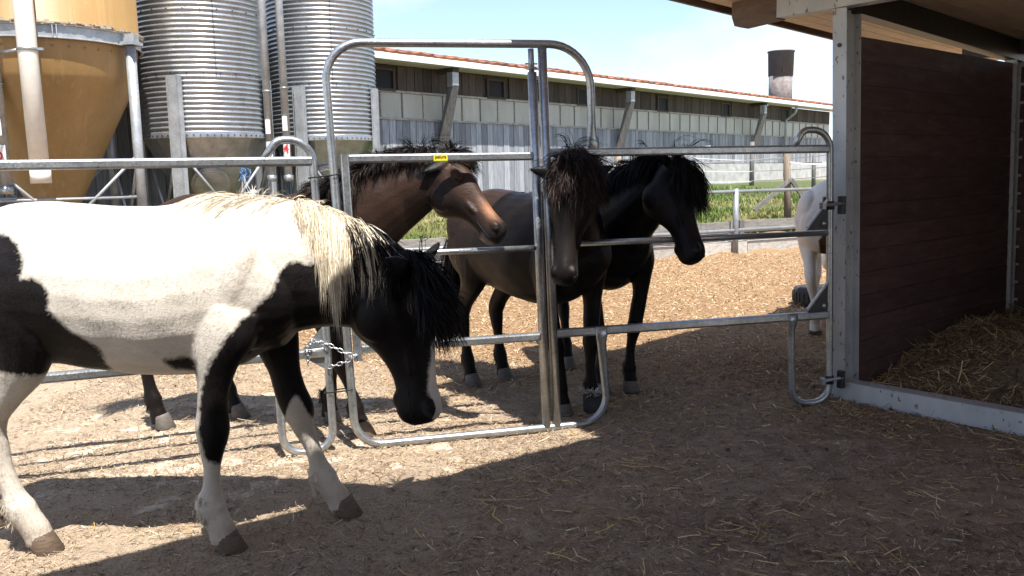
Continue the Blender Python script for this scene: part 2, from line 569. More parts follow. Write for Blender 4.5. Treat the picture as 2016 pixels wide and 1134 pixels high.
# paving stones that show through the dirt on the sunny side of the yard
pm, nt, b = new_mat('dusty_paver')
v = pos(nt)
c = ramp(nt, noise(nt, v, 45, 5, 0.7), [(0.25, (0.32, 0.245, 0.175)), (0.5, (0.54, 0.45, 0.34)), (0.8, (0.66, 0.58, 0.47))])
c = mix(nt, ramp(nt, noise(nt, v, 9, 5), [(0.42, 0.0), (0.62, 0.75)]), c, (0.24, 0.175, 0.115))
c = mix(nt, 0.8, c, ramp(nt, noise(nt, v, 300, 3, 0.7), [(0.3, 0.6), (0.7, 1.3)]), 'MULTIPLY')
setc(nt, b, c, 0.9, 0, 0.2)
bump(nt, b, noise(nt, v, 120, 4), 0.6, 0.006)
M['paver'] = pm
def paver_mesh():
    me = bpy.data.meshes.new('paving_stone')
    # double-T interlocking block, chamfered
    out = [(-.105, -.06), (-.06, -.06), (-.04, -.04), (.04, -.04), (.06, -.06), (.105, -.06), (.105, .06), (.06, .06), (.04, .04), (-.04, .04), (-.06, .06), (-.105, .06)]
    k = len(out)
    V = [(x, y, -0.04) for x, y in out] + [(x, y, -0.006) for x, y in out] + [(x * 0.93, y * 0.90, 0.0) for x, y in out]
    F = [tuple(2 * k + i for i in range(k))]
    for r in range(2):
        for i in range(k):
            j = (i + 1) % k
            F.append((r * k + i, r * k + j, (r + 1) * k + j, (r + 1) * k + i))
    me.from_pydata(V, [], F); me.update(); me.materials.append(pm)
    return me
pme = paver_mesh()
pa = rad(21)
cnt = 0
for iy in range(40):
    for ix in range(20):
        u = (ix + 0.5 * (iy % 2)) * 0.218; w = iy * 0.104
        x = -4.1 + u * math.cos(pa) - w * math.sin(pa) + 0.6; y = 3.1 + u * math.sin(pa) + w * math.cos(pa)
        if not (-2.9 < x < -0.35 and 3.45 < y < 6.2 - 0.3 * x * 0.2) or y > 5.7 + 0.25 * math.sin(3 * x):
            continue
        if RNG.random() < 0.26 or cnt >= 285:
            continue
        o = bpy.data.objects.new('paving_stone', pme)
        COL.objects.link(o); o.parent = ground
        o.location = (x, y, 0.0005 + RNG.uniform(-0.007, 0.004))
        o.rotation_euler = (RNG.uniform(-.02, .02), RNG.uniform(-.02, .02), pa + RNG.uniform(-.03, .03))
        cnt += 1

# ------------------------------------------------------------------ scattered litter (uncountable)
def flakes(name, n, xs, ys, lw, mats_cols, label, cat, zoff=0.004, tilt=0.25, dens=None, zfun=ground_z, three=False, bend=0.0):
    """thin stalk / chip pieces lying on the ground: two crossed faces each, colour per piece"""
    P = np.stack([RNG.uniform(*xs, n), RNG.uniform(*ys, n)], 1)
    if dens is not None:
        P = P[RNG.random(n) < dens(P[:, 0], P[:, 1])]
    n = len(P)
    z = zfun(P[:, 0], P[:, 1]) + zoff + RNG.random(n) * 0.006
    a = RNG.uniform(0, 2 * math.pi, n)
    Ln = RNG.uniform(*lw[0], n) * np.where(RNG.random(n) < 0.12, 1.8, 1.0); W = RNG.uniform(*lw[1], n)
    ti = RNG.normal(0, tilt, n)
    d = np.stack([np.cos(a) * np.cos(ti), np.sin(a) * np.cos(ti), np.sin(ti)], 1)
    s = np.stack([-np.sin(a), np.cos(a), RNG.normal(0, 0.5, n)], 1)
    s /= np.linalg.norm(s, axis=1)[:, None]
    up = np.cross(d, s)
    c = np.concatenate([P, (z + np.abs(np.sin(ti)) * Ln / 2)[:, None]], 1)
    hl = (Ln / 2)[:, None]; hw = (W / 2)[:, None]
    bd = (RNG.normal(0, 1, n) * bend * Ln)[:, None]
    # roof-shaped little stalk: ridge up the middle
    V = np.stack([c - d * hl - s * hw, c - d * hl + s * hw, c + s * (hw + bd), c + d * hl + s * hw, c + d * hl - s * hw, c + s * (bd - hw), c - d * hl + up * hw * 0.8, c + s * bd + up * hw * 0.8, c + d * hl + up * hw * 0.8], 1).reshape(-1, 3)
    f = np.array([(1, 2, 7, 6), (2, 3, 8, 7), (6, 7, 5, 0), (7, 8, 4, 5)])
    F = (np.arange(n)[:, None, None] * 9 + f[None]).reshape(-1, 4)
    colr = np.array(mats_cols)[RNG.integers(0, len(mats_cols), n)] * RNG.uniform(0.6, 1.25, (n, 1))
    o = mk(name, V, F.tolist(), M['litter'], None, False, loc=(0, 0, 0), label=label, cat=cat, kind='stuff')
    at_ = o.data.color_attributes.new('col', 'FLOAT_COLOR', 'POINT')
    at_.data.foreach_set('color', np.repeat(np.concatenate([colr, np.ones((n, 1))], 1), 9, 0).ravel())
    return o
lm, nt, b = new_mat('straw_and_chips')
a_ = nd(nt, 'ShaderNodeAttribute', attribute_name='col')
setc(nt, b, mix(nt, 0.4, a_.outputs['Color'], ramp(nt, noise(nt, pos(nt), 90, 3), [(0.3, 0.5), (0.7, 1.2)]), 'MULTIPLY'), 0.7, 0, 0.3)
M['litter'] = lm
STRAW = [(0.56, 0.41, 0.20), (0.46, 0.33, 0.15), (0.66, 0.53, 0.31), (0.34, 0.23, 0.11), (0.52, 0.33, 0.12)]
CHIP = [(0.47, 0.30, 0.16), (0.40, 0.25, 0.125), (0.56, 0.39, 0.23), (0.27, 0.155, 0.075), (0.64, 0.48, 0.31)]
DARKL = [(0.17, 0.115, 0.072), (0.25, 0.175, 0.11), (0.36, 0.265, 0.165), (0.11, 0.072, 0.045)]
flakes('wood_chips', 75000, (-5.5, 9.5), (4.6, 15.5), ((0.015, 0.045), (0.004, 0.012)), CHIP, 'tan wood chips strewn over the sunny paddock behind the fence panels', 'wood chips', tilt=0.35,
       dens=lambda x, y: np.clip((y + 0.35 * x - 4.9) / 2.2, 0.06, 1) * (bank_d(x, y) < -0.02))
flakes('trampled_litter', 120000, (-3.2, 4.0), (2.7, 6.6), ((0.008, 0.032), (0.0018, 0.005)), DARKL + [(0.42, 0.33, 0.22), (0.50, 0.42, 0.30), (0.10, 0.07, 0.05)], 'fine dark trampled straw litter covering the yard', 'litter', tilt=0.3, dens=lambda x, y: np.clip(1.25 - 0.42 * (0.55 * y - x), 0.05, 1) * np.clip(0.65 + 1.5 * fbm(x * 1.4 + 2, y * 1.4, 3), 0.15, 1))  # dark litter thinned on the left to keep the sunlit ground pale
flakes('yard_bits', 80000, (-3.2, 2.6), (2.8, 7.2), ((0.007, 0.028), (0.0018, 0.0045)), [(0.36, 0.25, 0.15), (0.46, 0.34, 0.21), (0.25, 0.165, 0.095), (0.60, 0.50, 0.36), (0.18, 0.115, 0.07)], 'fine tan straw bits and crumbs strewn over the sunlit paving', 'litter', tilt=0.3,
       dens=lambda x, y: np.clip(0.42 * (0.55 * y - x) - 0.15, 0.0, 0.9) * np.clip(0.75 + 2.2 * fbm(x * 2.1 + 5, y * 2.1, 3), 0.15, 1))
def sd(x, y):
    k = fbm(x * 1.7 + 4, y * 1.7, 3)
    return np.clip(0.30 + 1.1 * k + 0.12 * x, 0.05, 1)
flakes('straw_stalks', 6000, (-2.6, 4.0), (2.75, 6.4), ((0.03, 0.11), (0.0025, 0.0055)), STRAW, 'loose yellow straw stalks scattered on the yard floor', 'straw', zoff=0.006, tilt=0.12, dens=sd, bend=0.07)
def bundles(x, y):
    r = np.zeros_like(x)
    for (cx, cy, s_) in ((-0.20, 4.28, .10), (0.05, 4.1, .16), (0.12, 3.2, .12), (0.35, 3.55, .2), (0.65, 4.25, .2), (-0.1, 3.75, .22), (1.9, 3.8, .2), (0.9, 3.4, .15), (0.5, 3.05, .12)):
        r = np.maximum(r, np.exp(-((x - cx) ** 2 + (y - cy) ** 2) / s_ ** 2 / 0.5))
    return r
flakes('straw_wisps', 7000, (-0.8, 2.6), (2.75, 5.0), ((0.04, 0.13), (0.002, 0.005)), [(0.55, 0.38, 0.14), (0.48, 0.36, 0.18), (0.60, 0.47, 0.25)], 'small heaps of golden straw lying before the gate', 'straw', zoff=0.008, tilt=0.16, dens=lambda x, y: bundles(x, y) * 0.5, bend=0.1)
flakes('wood_slivers', 90, (-0.5, 3.2), (2.75, 5.6), ((0.02, 0.06), (0.004, 0.009)), [(0.60, 0.56, 0.42), (0.58, 0.46, 0.32)], 'pale wood slivers lying about the shaded yard floor', 'wood slivers', zoff=0.008, tilt=0.1)
def dung(n):
    mb = MB()
    for i in range(n):
        x, y = RNG.uniform(0.6, 3.0), RNG.uniform(2.9, 6.0)
        r = RNG.uniform(0.008, 0.017)
        c_ = (x, y, float(ground_z(x, y)) + r * 0.3)
        pr_ = [(r * math.cos(t) * RNG.uniform(.8, 1.2), r * 0.7 * math.sin(t)) for t in np.linspace(-1.4, 1.5, 5)]
        mb.lathe(c_, pr_, 7)
    return mb
dung(9).build('dirt_clods', simple('dark_clod', (0.05, 0.036, 0.027), 0.95, scale=80), None, True, loc=(0, 0, 0), label='small dark clods of dirt on the shaded yard floor', cat='dirt', kind='stuff')

# grass on the bank
def grass(n):
    # sample in bank coordinates
    u = RNG.uniform(-10, 11, n); d = RNG.uniform(0.35, 1, n) ** 2 * 15 + 0.3
    d = np.where(RNG.random(n) < 0.55, RNG.uniform(0.35, 5, n), d)
    o = np.array((0, 13.55, 0))
    P = o[None, :2] + u[:, None] * np.array(BKD)[None, :2] + d[:, None] * np.array(BKN)[None, :2]
    z = ground_z(P[:, 0], P[:, 1])
    dens = np.clip(0.72 + 1.6 * fbm(P[:, 0] * 0.9, P[:, 1] * 0.9, 3) + 0.06 * d, 0.1, 1)
    k = RNG.random(n) < dens
    P = P[k]; z = z[k]; d = d[k]; n = len(P)
    dry = np.clip(0.90 - d * 0.22 + 1.5 * fbm(P[:, 0] * 1.3 + 9, P[:, 1] * 1.3, 3), 0, 1)
    h = RNG.uniform(0.05, 0.15, n) * (1 + 0.06 * d) * (1 - 0.5 * dry)
    a = RNG.uniform(0, 6.283, n); w = RNG.uniform(0.006, 0.014, n) * (1 + 0.05 * d)
    s = np.stack([np.cos(a), np.sin(a), np.zeros(n)], 1)
    ln = np.stack([RNG.normal(0, .35, n), RNG.normal(0, .35, n), np.zeros(n)], 1) * h[:, None]
    c = np.concatenate([P, z[:, None] - 0.01], 1)
    up = np.array((0, 0, 1.0))
    m_ = c + up * (h * 0.6)[:, None] + ln * 0.4
    t = c + up * h[:, None] + ln
    V = np.stack([c - s * w[:, None], c + s * w[:, None], m_ + s * w[:, None] * .7, m_ - s * w[:, None] * .7, t], 1).reshape(-1, 3)
    F4 = (np.arange(n) * 5)[:, None] + np.array((0, 1, 2, 3)); F3 = (np.arange(n) * 5)[:, None] + np.array((3, 2, 4))
    g1 = np.array((0.085, 0.15, 0.028)); g2 = np.array((0.16, 0.22, 0.05)); g3 = np.array((0.40, 0.33, 0.15))
    cc = g1 + (g2 - g1) * RNG.random((n, 1)); cc = cc + (g3 - cc) * (dry * RNG.uniform(0.6, 1, n))[:, None]
    cc *= RNG.uniform(0.75, 1.25, (n, 1))
    o = mk('grass', V, F4.tolist() + F3.tolist(), M['grass'], None, False, loc=(0, 0, 0), label='rough green and dry yellow grass on the bank behind the paddock', cat='grass', kind='stuff')
    at_ = o.data.color_attributes.new('col', 'FLOAT_COLOR', 'POINT')
    at_.data.foreach_set('color', np.repeat(np.concatenate([cc, np.ones((n, 1))], 1), 5, 0).ravel())
gmt, nt, b = new_mat('grass_blade')
a_ = nd(nt, 'ShaderNodeAttribute', attribute_name='col')
setc(nt, b, a_.outputs['Color'], 0.6, 0, 0.3)
b.inputs['Subsurface Weight'].default_value = 0.0
M['grass'] = gmt
grass(90000)

# ------------------------------------------------------------------ barn
BD = Vector((math.sin(BARN_ROT), math.cos(BARN_ROT), 0))      # along the wall, receding
BN = Vector((math.cos(BARN_ROT), -math.sin(BARN_ROT), 0))     # out of the wall, towards the yard
B0 = Vector((-2.70, 18.0, 0))
def bp(t, n, z):
    return B0 + BD * t + BN * n + Vector((0, 0, z))
T0, T1 = -9.5, 24.0
ZB, ZS0, ZS1, ZE = 1.05, 2.70, 3.26, 3.72
RB = basis(BD)
barn = thing('barn', 'long weathered timber barn with cream panel strip and red tiled eaves', 'barn', tuple(bp((T0 + T1) / 2, -5, 1.0)))
MB().box(bp((T0 + T1) / 2, -5.2, 2.36), BD * (T1 - T0) / 2, BN * 5, Vector((0, 0, 1.38))).build('inner_wall', simple('barn_interior_dark', (0.03, 0.026, 0.022), 0.9), barn)
t = T0
while t < T1:
    w = float(RNG.uniform(0.165, 0.205))
    zb = ZB + RNG.uniform(-0.03, 0.03)
    if t > 12.8:
        zb = 1.74
    piece('wall_plank', M['grey_plank'], barn, bp(t + w / 2, 0.0 + RNG.uniform(-0.006, 0.006), (zb + ZS0 - 0.02) / 2), (w - 0.012, 0.028, ZS0 - 0.02 - zb), RB)
    t += w
WIN = [(-0.20, 0.64), (3.37, 0.52), (6.84, 0.52), (10.8, 0.52), (14.75, 0.52), (19.4, 0.52), (-5.5, 0.55)]
t = T0
while t < T1:
    w = float(RNG.uniform(0.21, 0.27))
    tc = t + w / 2
    hit = [q for q in WIN if abs(tc - q[0] - q[1] / 2) < (q[1] + w) / 2]
    if not hit:
        piece('upper_plank', M['dark_plank'], barn, bp(tc, 0.02 + RNG.uniform(-0.006, 0.006), (ZS1 + ZE) / 2 + 0.03), (w - 0.012, 0.028, ZE - ZS1 + 0.06), RB)
    t += w
MB().box(bp((T0 + T1) / 2, -0.016, (ZS1 + ZE) / 2 + 0.03), BD * (T1 - T0) / 2, BN * 0.012, Vector((0, 0, (ZE - ZS1) / 2 + 0.02))).build('upper_backing', M['dark_plank'], barn)
glass_d = simple('dark_window_glass', (0.012, 0.013, 0.016), 0.55, bstr=0.0, spec=0.2)
for (wt, ww) in WIN:
    fr = MB()
    zc, hh = 3.49, 0.36
    for s_ in (-1, 1):
        fr.box(bp(wt + ww / 2 + s_ * (ww / 2 + 0.03), 0.035, zc), BD * 0.03, BN * 0.02, Vector((0, 0, hh / 2 + 0.055)))
        fr.box(bp(wt + ww / 2, 0.037, zc + s_ * (hh / 2 + 0.026)), BD * (ww / 2 - 0.002), BN * 0.018, Vector((0, 0, 0.025)))
    f = fr.build('window', M['dark_plank'], barn)
    MB().box(bp(wt + ww / 2, 0.012, zc), BD * (ww / 2 - 0.001), BN * 0.004, Vector((0, 0, hh / 2))).build('pane', glass_d, f)
    MB().box(bp(wt + ww / 2, 0.0, ZE + 0.0), BD * (ww / 2 + 0.12), BN * 0.012, Vector((0, 0, 0.055))).build('lintel', M['dark_plank'], f)
    MB().box(bp(wt + ww / 2, 0.0, ZS1 + 0.03), BD * (ww / 2 + 0.12), BN * 0.012, Vector((0, 0, 0.04))).build('sill', M['dark_plank'], f)
pnm, nt, b = new_mat('translucent_panel')
v = pos(nt)
c = ramp(nt, noise(nt, pos(nt, (1, 1, 0.35)), 2.2, 5), [(0.3, (0.31, 0.305, 0.26)), (0.7, (0.45, 0.44, 0.37))])
c = mix(nt, ramp(nt, noise(nt, pos(nt, (3, 3, 0.5)), 1.6, 4), [(0.55, 0.0), (0.75, 0.5)]), c, (0.60, 0.52, 0.36))
setc(nt, b, c, 0.35)
M['pane'] = pnm
t = T0
while t < T1 - 0.3:
    w = 0.60
    piece('light_panel', pnm, barn, bp(t + w / 2, 0.0, (ZS0 + ZS1) / 2), (w - 0.03, 0.012, ZS1 - ZS0 - 0.05), RB)
    piece('panel_bar', M['sleeper'], barn, bp(t, 0.012, (ZS0 + ZS1) / 2), (0.028, 0.03, ZS1 - ZS0 - 0.045), RB)
    t += w
tr = MB()
for z_ in (ZS0, ZS1):
    tr.box(bp((T0 + T1) / 2, 0.02, z_), BD * (T1 - T0) / 2, BN * 0.022, Vector((0, 0, 0.022)))
tr.build('panel_rail', M['sleeper'], barn)
# concrete plinth
plm = simple('limewashed_plinth', (0.42, 0.41, 0.385), 0.85, var=0.25, scale=4)
MB().box(bp(18.6, 0.0, 1.36), BD * 5.8, BN * 0.06, Vector((0, 0, 0.36))).build('plinth', plm, barn)
MB().box(bp(1.6, -0.02, 0.8), BD * 11.1, BN * 0.03, Vector((0, 0, 0.24))).build('plinth', simple('grey_plinth', (0.28, 0.26, 0.23), 0.9), barn)
# eaves: soffit boards, white gutter, tiles
sm_ = simple('eaves_board', (0.62, 0.57, 0.48), 0.7, var=0.12, scale=8)
k = 0
t = T0
while t < T1:
    w = 1.0
    MB().box(bp(t + w / 2, 0.25, 3.81), BD * (w / 2 - 0.006), BN * 0.22, Vector((0, 0, 0.012))).build('eaves_board', sm_, barn)
    t += w
wg = simple('white_gutter', (0.74, 0.73, 0.69), 0.45, var=0.08, scale=5)
gut = MB()
gut.sweep([bp(T0, 0.56, 3.845), bp(T1, 0.56, 3.845)], [(0.10 * math.cos(a), 0.115 * math.sin(a)) for a in np.linspace(math.pi, 2 * math.pi, 10)] + [(0.10, 0.05), (-0.10, 0.05)], n=BN)
gut.build('gutter', wg, barn)
# roof sheet and tiles
RP = rad(7)
ro = MB()
ro.box(bp((T0 + T1) / 2, 0.48 - 5.9 * math.cos(RP), 3.90 + 5.9 * math.sin(RP)), BD * (T1 - T0) / 2, (BN * math.cos(RP) - Vector((0, 0, math.sin(RP)))) * 5.9, Vector((0, 0, 0.02)))
ro.build('roof', M['dark_plank'], barn)
tlm = bpy.data.materials.new('clay_tile'); tlm.use_nodes = True
nt = tlm.node_tree; b = nt.nodes['Principled BSDF']
c = ramp(nt, noise(nt, pos(nt), 5, 5), [(0.3, (0.15, 0.060, 0.034)), (0.55, (0.26, 0.105, 0.052)), (0.8, (0.34, 0.165, 0.09))])
k2 = mth(nt, 'ADD', mth(nt, 'MULTIPLY', objrand(nt), 0.6), 0.7)
cb = nt.nodes.new('ShaderNodeCombineXYZ')
for i in range(3): nt.links.new(k2, cb.inputs[i])
setc(nt, b, mix(nt, 1.0, c, cb.outputs[0], 'MULTIPLY'), 0.8)
def tile_mesh():
    me = bpy.data.meshes.new('roof_tile')
    xs = np.linspace(-0.17, 0.17, 7)
    zs = [0.034, 0.026, 0.010, 0.0, 0.0, 0.008, 0.022]
    V = []; F = []
    for yy in (0.0, -0.42):
        for h in (0, -0.07):
            for x, z in zip(xs, zs):
                V.append((x, yy, z + h + yy * -0.03))
    n7 = 7
    for i in range(6):
        F += [(i, i + 1, 14 + i + 1, 14 + i), (7 + i, 21 + i, 21 + i + 1, 7 + i + 1), (i, 7 + i, 7 + i + 1, i + 1)]
    F += [(0, 14, 21, 7), (6, 13, 27, 20)]
    me.from_pydata(V, [], F); me.update(); me.materials.append(tlm)
    return me
tme = tile_mesh()
RT = Matrix((BD, -(-BN), Vector((0, 0, 1)))).transposed()
def put_tile(t, n, z, yaw=0.0):
    o = bpy.data.objects.new('roof_tile', tme)
    COL.objects.link(o); o.parent = barn
    Rm = Matrix((BD, BN, BD.cross(BN))).transposed()
    if Rm.col[2].z < 0:
        Rm = Matrix((-BD, BN, (-BD).cross(BN))).transposed()
    o.matrix_local = Matrix.Translation(bp(t, n, z) - BASE[barn.name]) @ (Rm @ Matrix.Rotation(-RP - rad(4) + yaw, 3, 'X')).to_4x4()
    return o
t = T0
i = 0
while t < T1:
    put_tile(t + 0.165, 0.64, 3.965 + 0.012 * math.sin(i * 1.7) + RNG.uniform(-.006, .006), RNG.uniform(-.02, .02))
    put_tile(t + 0.165, 0.28, 4.035 + RNG.uniform(-.005, .005))
    t += 0.33; i += 1
# timber braces with steel shoes under the eaves
for bt in (1.8, 8.7, 17.0):
    MB().beam(bp(bt, 0.06, 2.1), bp(bt, 0.46, 3.45), 0.17, 0.17, BN).build('brace', M['brace_wood'], barn)
    MB().box(bp(bt, 0.44, 3.55), BD * 0.095, BN * 0.085, Vector((0, 0, 0.15))).build('brace_bracket', M['galv_dull'], barn)
    MB().box(bp(bt, 0.24, 3.75), BD * 0.09, BN * 0.30, Vector((0, 0, 0.05))).build('bracket_arm', M['dark_plank'], barn)
# downpipe
MB().tube(fillet([bp(19.6, 0.54, 3.84), bp(19.6, 0.48, 3.55), bp(19.6, 0.12, 3.3), bp(19.6, 0.12, 1.2)], 0.1, 4), 0.05, 8).build('downpipe', M['galv_dull'], barn, True)
# round ventilation stack on the roof
vs = thing('ventilation_stack', 'round grey ventilation stack with dark flared hood above the barn roof', 'vent', (10.7, 34.6, 3.95))
c_ = (10.7, 34.6, 3.95)
sp = simple('weathered_stack', (0.21, 0.18, 0.165), 0.9, var=0.35, scale=7)
MB().lathe(c_, [(0.45, -0.3), (0.45, 1.25)], 32).build('stack_pipe', sp, vs, True)
MB().lathe(c_, [(0.45, 1.15), (0.475, 1.16), (0.495, 2.05), (0.525, 2.07), (0.525, 2.11), (0.49, 2.11), (0.47, 1.5)], 32, caps=False).build('stack_hood', simple('dark_hood', (0.085, 0.078, 0.078), 0.65, var=0.15, scale=3), vs, True)
MB().box((10.7 - 0.05, 34.6 - 0.495, 3.95 + 1.33), (0.035, 0, 0), (0, 0.02, 0), (0, 0, 0.06)).build('hood_catch', M['black_plastic'], vs)

# ------------------------------------------------------------------ silos
GZS = 0.70
def silo_center(px):
    # foot of the silo on a line two metres in front of the barn wall
    k = (px - 1008) / 1700.0
    tt = (k * 16.81 + 1.35) / (0.66 - k * 0.751)
    return bp(tt, 1.8, 0)
def corr_silo(px, R, label, top=7.4, zc=2.13):
    c = silo_center(px)
    s_ = thing('feed_silo', label, 'silo', (c.x, c.y, GZS), group='corrugated silos')
    c3 = (c.x, c.y, 0)
    prof = []
    pitch = 0.070
    nring = int((top - zc) / pitch)
    for i in range(nring):
        for j in range(5):
            a = 2 * math.pi * j / 5
            prof.append((R + 0.0115 * math.cos(a + math.pi), zc + i * pitch + pitch * j / 5))
    prof.append((R, top)); prof.append((0.25, top + 0.55))
    MB().lathe(c3, prof, 64, caps=False).build('corrugated_shell', M['corr'], s_, True)
    cn = MB()
    cn.lathe(c3, [(R - 0.004, zc + 0.04), (R - 0.004, zc - 0.02), (0.26, 0.98), (0.26, 0.86)], 12 if R > 0.8 else 12, caps=True)
    cn.build('cone_hopper', M['cone'], s_)
    MB().lathe(c3, [(R + 0.016, zc - 0.035), (R + 0.020, zc + 0.0), (R + 0.016, zc + 0.03)], 72, caps=False).build('rim_ring', M['corr'], s_, True)
    # round inspection hatch on the cone, towards the yard
    d = Vector((-c.x, -c.y, 0)).normalized()
    sl = Vector((d.x, d.y, 0)) * 1.15 + Vector((0, 0, -(R - .26) )) 
    nrm = Vector((d.x * 1.15, d.y * 1.15, -(R - 0.26))).normalized()
    hc = Vector((c.x, c.y, 1.45)) + d * 0.56
    sd_ = Vector((-d.y, d.x, 0)); upv = nrm.cross(sd_)
    hm = MB()
    for rr, hh, nn in ((0.27, 0.02, 0), (0.225, 0.045, 1)):
        ring = [hc + nrm * hh + (sd_ * math.cos(a) + upv * math.sin(a)) * rr for a in np.linspace(0, 2 * math.pi, 28, endpoint=False)]
        ring0 = [p - nrm * 0.06 for p in ring]
        hm.add(ring0 + ring, [(i, (i + 1) % 28, 28 + (i + 1) % 28, 28 + i) for i in range(28)] + [tuple(range(28, 56))])
    hm.build('hatch', M['cone'], s_, False)
    # legs: folded uprights bolted to the shell
    up = MB()
    for i in range(4):
        a = math.atan2(-c.y, -c.x) + rad(-25) + i * math.pi / 2
        dv = Vector((math.cos(a), math.sin(a), 0)); tv = Vector((-dv.y, dv.x, 0))
        o_ = c + dv * (R + 0.05)
        lg = MB()
        for u_, w_, dpt in ((-0.055, 0.004, 0.03), (0.055, 0.004, 0.03)):
            lg.box(o_ + tv * u_ + Vector((0, 0, (2.95 + GZS) / 2)), tv * w_, dv * dpt, Vector((0, 0, (2.95 - GZS) / 2)))
        lg.box(o_ + dv * 0.024 + Vector((0, 0, (2.95 + GZS) / 2)), tv * 0.0505, dv * 0.004, Vector((0, 0, (2.95 - GZS) / 2 - 0.002)))
        for u_ in (-0.085, 0.085):
            lg.box(o_ - dv * 0.028 + tv * u_ + Vector((0, 0, (2.95 + GZS) / 2)), tv * 0.03, dv * 0.004, Vector((0, 0, (2.95 - GZS) / 2 - 0.003)))
        lg.build('leg', M['galv_dull'], s_)
        # diagonal struts between legs
        a2 = a + math.pi / 2
        p2 = c + Vector((math.cos(a2), math.sin(a2), 0)) * (R + 0.05)
        MB().tube([o_ + Vector((0, 0, 1.95)), (o_ + p2) / 2 + Vector((0, 0, 1.05))], 0.022, 8).build('strut', M['galv_dull'], s_, True)
        MB().tube([p2 + Vector((0, 0, 1.95)), (o_ + p2) / 2 + Vector((0, 0, 1.05))], 0.022, 8).build('strut', M['galv_dull'], s_, True)
    # bolts: seams and rim
    bt = MB()
    def bolt(a, z, r):
        p = c + Vector((math.cos(a), math.sin(a), 0)) * r + Vector((0, 0, z))
        dv = Vector((math.cos(a), math.sin(a), 0)); tv = Vector((-dv.y, dv.x, 0))
        bt.box(p, dv * 0.009, tv * 0.008, Vector((0, 0, 0.008)))
    a0 = math.atan2(-c.y, -c.x)
    for i in range(64):
        bolt(a0 + 2 * math.pi * i / 64, zc + 0.0, R + 0.022)
    for zz in (zc + 0.85, zc + 1.72, zc + 2.6):
        for i in range(26):
            bolt(a0 + 2 * math.pi * i / 26, zz, R + 0.014)
    for i in range(25):
        bolt(a0 + 0.18, zc + 0.85 + i * pitch, R + 0.014)
    for i in range(6):
        for q in range(12):
            bolt(a0 + 2 * math.pi * (q + 0.5) / 12, zc - 0.12 - i * 0.16, R - 0.03 - (0.12 + i * 0.16) * (R - .26) / 1.15)
    bb = bt.build('bolts', M['dark_steel'], s_); bb['kind'] = 'stuff'
    return s_, c
s1, c1 = corr_silo(424, 0.925, 'corrugated zinc silo next to the yellow one, round hatch on its cone')
s2, c2 = corr_silo(652, 0.875, 'corrugated zinc silo standing farthest from the yellow silo')
mbb = MB()
# yellow fibreglass silo
cy = silo_center(118)
ys = thing('yellow_silo', 'big ochre yellow fibreglass silo with cone bottom and grey steel ring', 'silo', (cy.x, cy.y, GZS))
fg, nt, b = new_mat('ochre_fibreglass')
v = pos(nt, (1, 1, 0.5))
c = ramp(nt, noise(nt, v, 2.0, 6), [(0.3, (0.27, 0.158, 0.052)), (0.7, (0.34, 0.205, 0.076))])
c = mix(nt, ramp(nt, noise(nt, pos(nt, (1, 1, 1)), 24, 5, 0.75), [(0.60, 0.0), (0.75, 0.35)]), c, (0.62, 0.48, 0.26))
c = mix(nt, ramp(nt, noise(nt, pos(nt, (9, 9, 0.35)), 1.0, 6, 0.7), [(0.48, 0.0), (0.72, 0.45)]), c, (0.20, 0.125, 0.055))
c = mix(nt, ramp(nt, noise(nt, pos(nt, (14, 14, 0.5), loc=(3, 1, 0)), 1.0, 6, 0.7), [(0.55, 0.0), (0.75, 0.30)]), c, (0.55, 0.44, 0.26))
setc(nt, b, c, 0.45)
bump(nt, b, noise(nt, pos(nt, (1, 1, 6)), 6, 4), 0.12, 0.01)
YR = 1.17
MB().lathe((cy.x, cy.y, 0), [(YR + 0.05, 3.36), (YR + 0.055, 3.40), (YR, 3.42), (YR - 0.02, 6.9), (0.3, 7.7)], 64, caps=False).build('barrel', fg, ys, True)
MB().lathe((cy.x, cy.y, 0), [(YR - 0.02, 3.38), (YR - 0.03, 3.2), (YR - 0.075, 2.82), (YR - 0.10, 2.76), (0.26, 1.12), (0.26, 0.92)], 64, caps=True).build('cone_hopper', fg, ys, True)
ring = MB()
ring.lathe((cy.x, cy.y, 0), [(YR + 0.01, 3.20), (YR + 0.045, 3.20), (YR + 0.045, 3.21), (YR + 0.015, 3.22), (YR + 0.015, 3.345), (YR + 0.05, 3.35), (YR + 0.05, 3.36), (YR, 3.36)], 64, caps=False)
ring.build('steel_ring', M['galv_dull'], ys, False)
rim = MB()
for i in range(260):
    a = RNG.uniform(0, 2 * math.pi); r_ = YR + 0.052
    p = Vector((cy.x + r_ * math.cos(a), cy.y + r_ * math.sin(a), 3.372 + RNG.uniform(0, 0.03)))
    rim.box(p, Vector((math.cos(a), math.sin(a), 0)) * 0.01, Vector((-math.sin(a), math.cos(a), 0)) * RNG.uniform(.01, .04), (0, 0, RNG.uniform(.004, .012)))
o_ = rim.build('flaking_rim', simple('flaking_edge', (0.40, 0.34, 0.25), 0.85), ys); o_['kind'] = 'stuff'
ad = math.atan2(-cy.y, -cy.x)
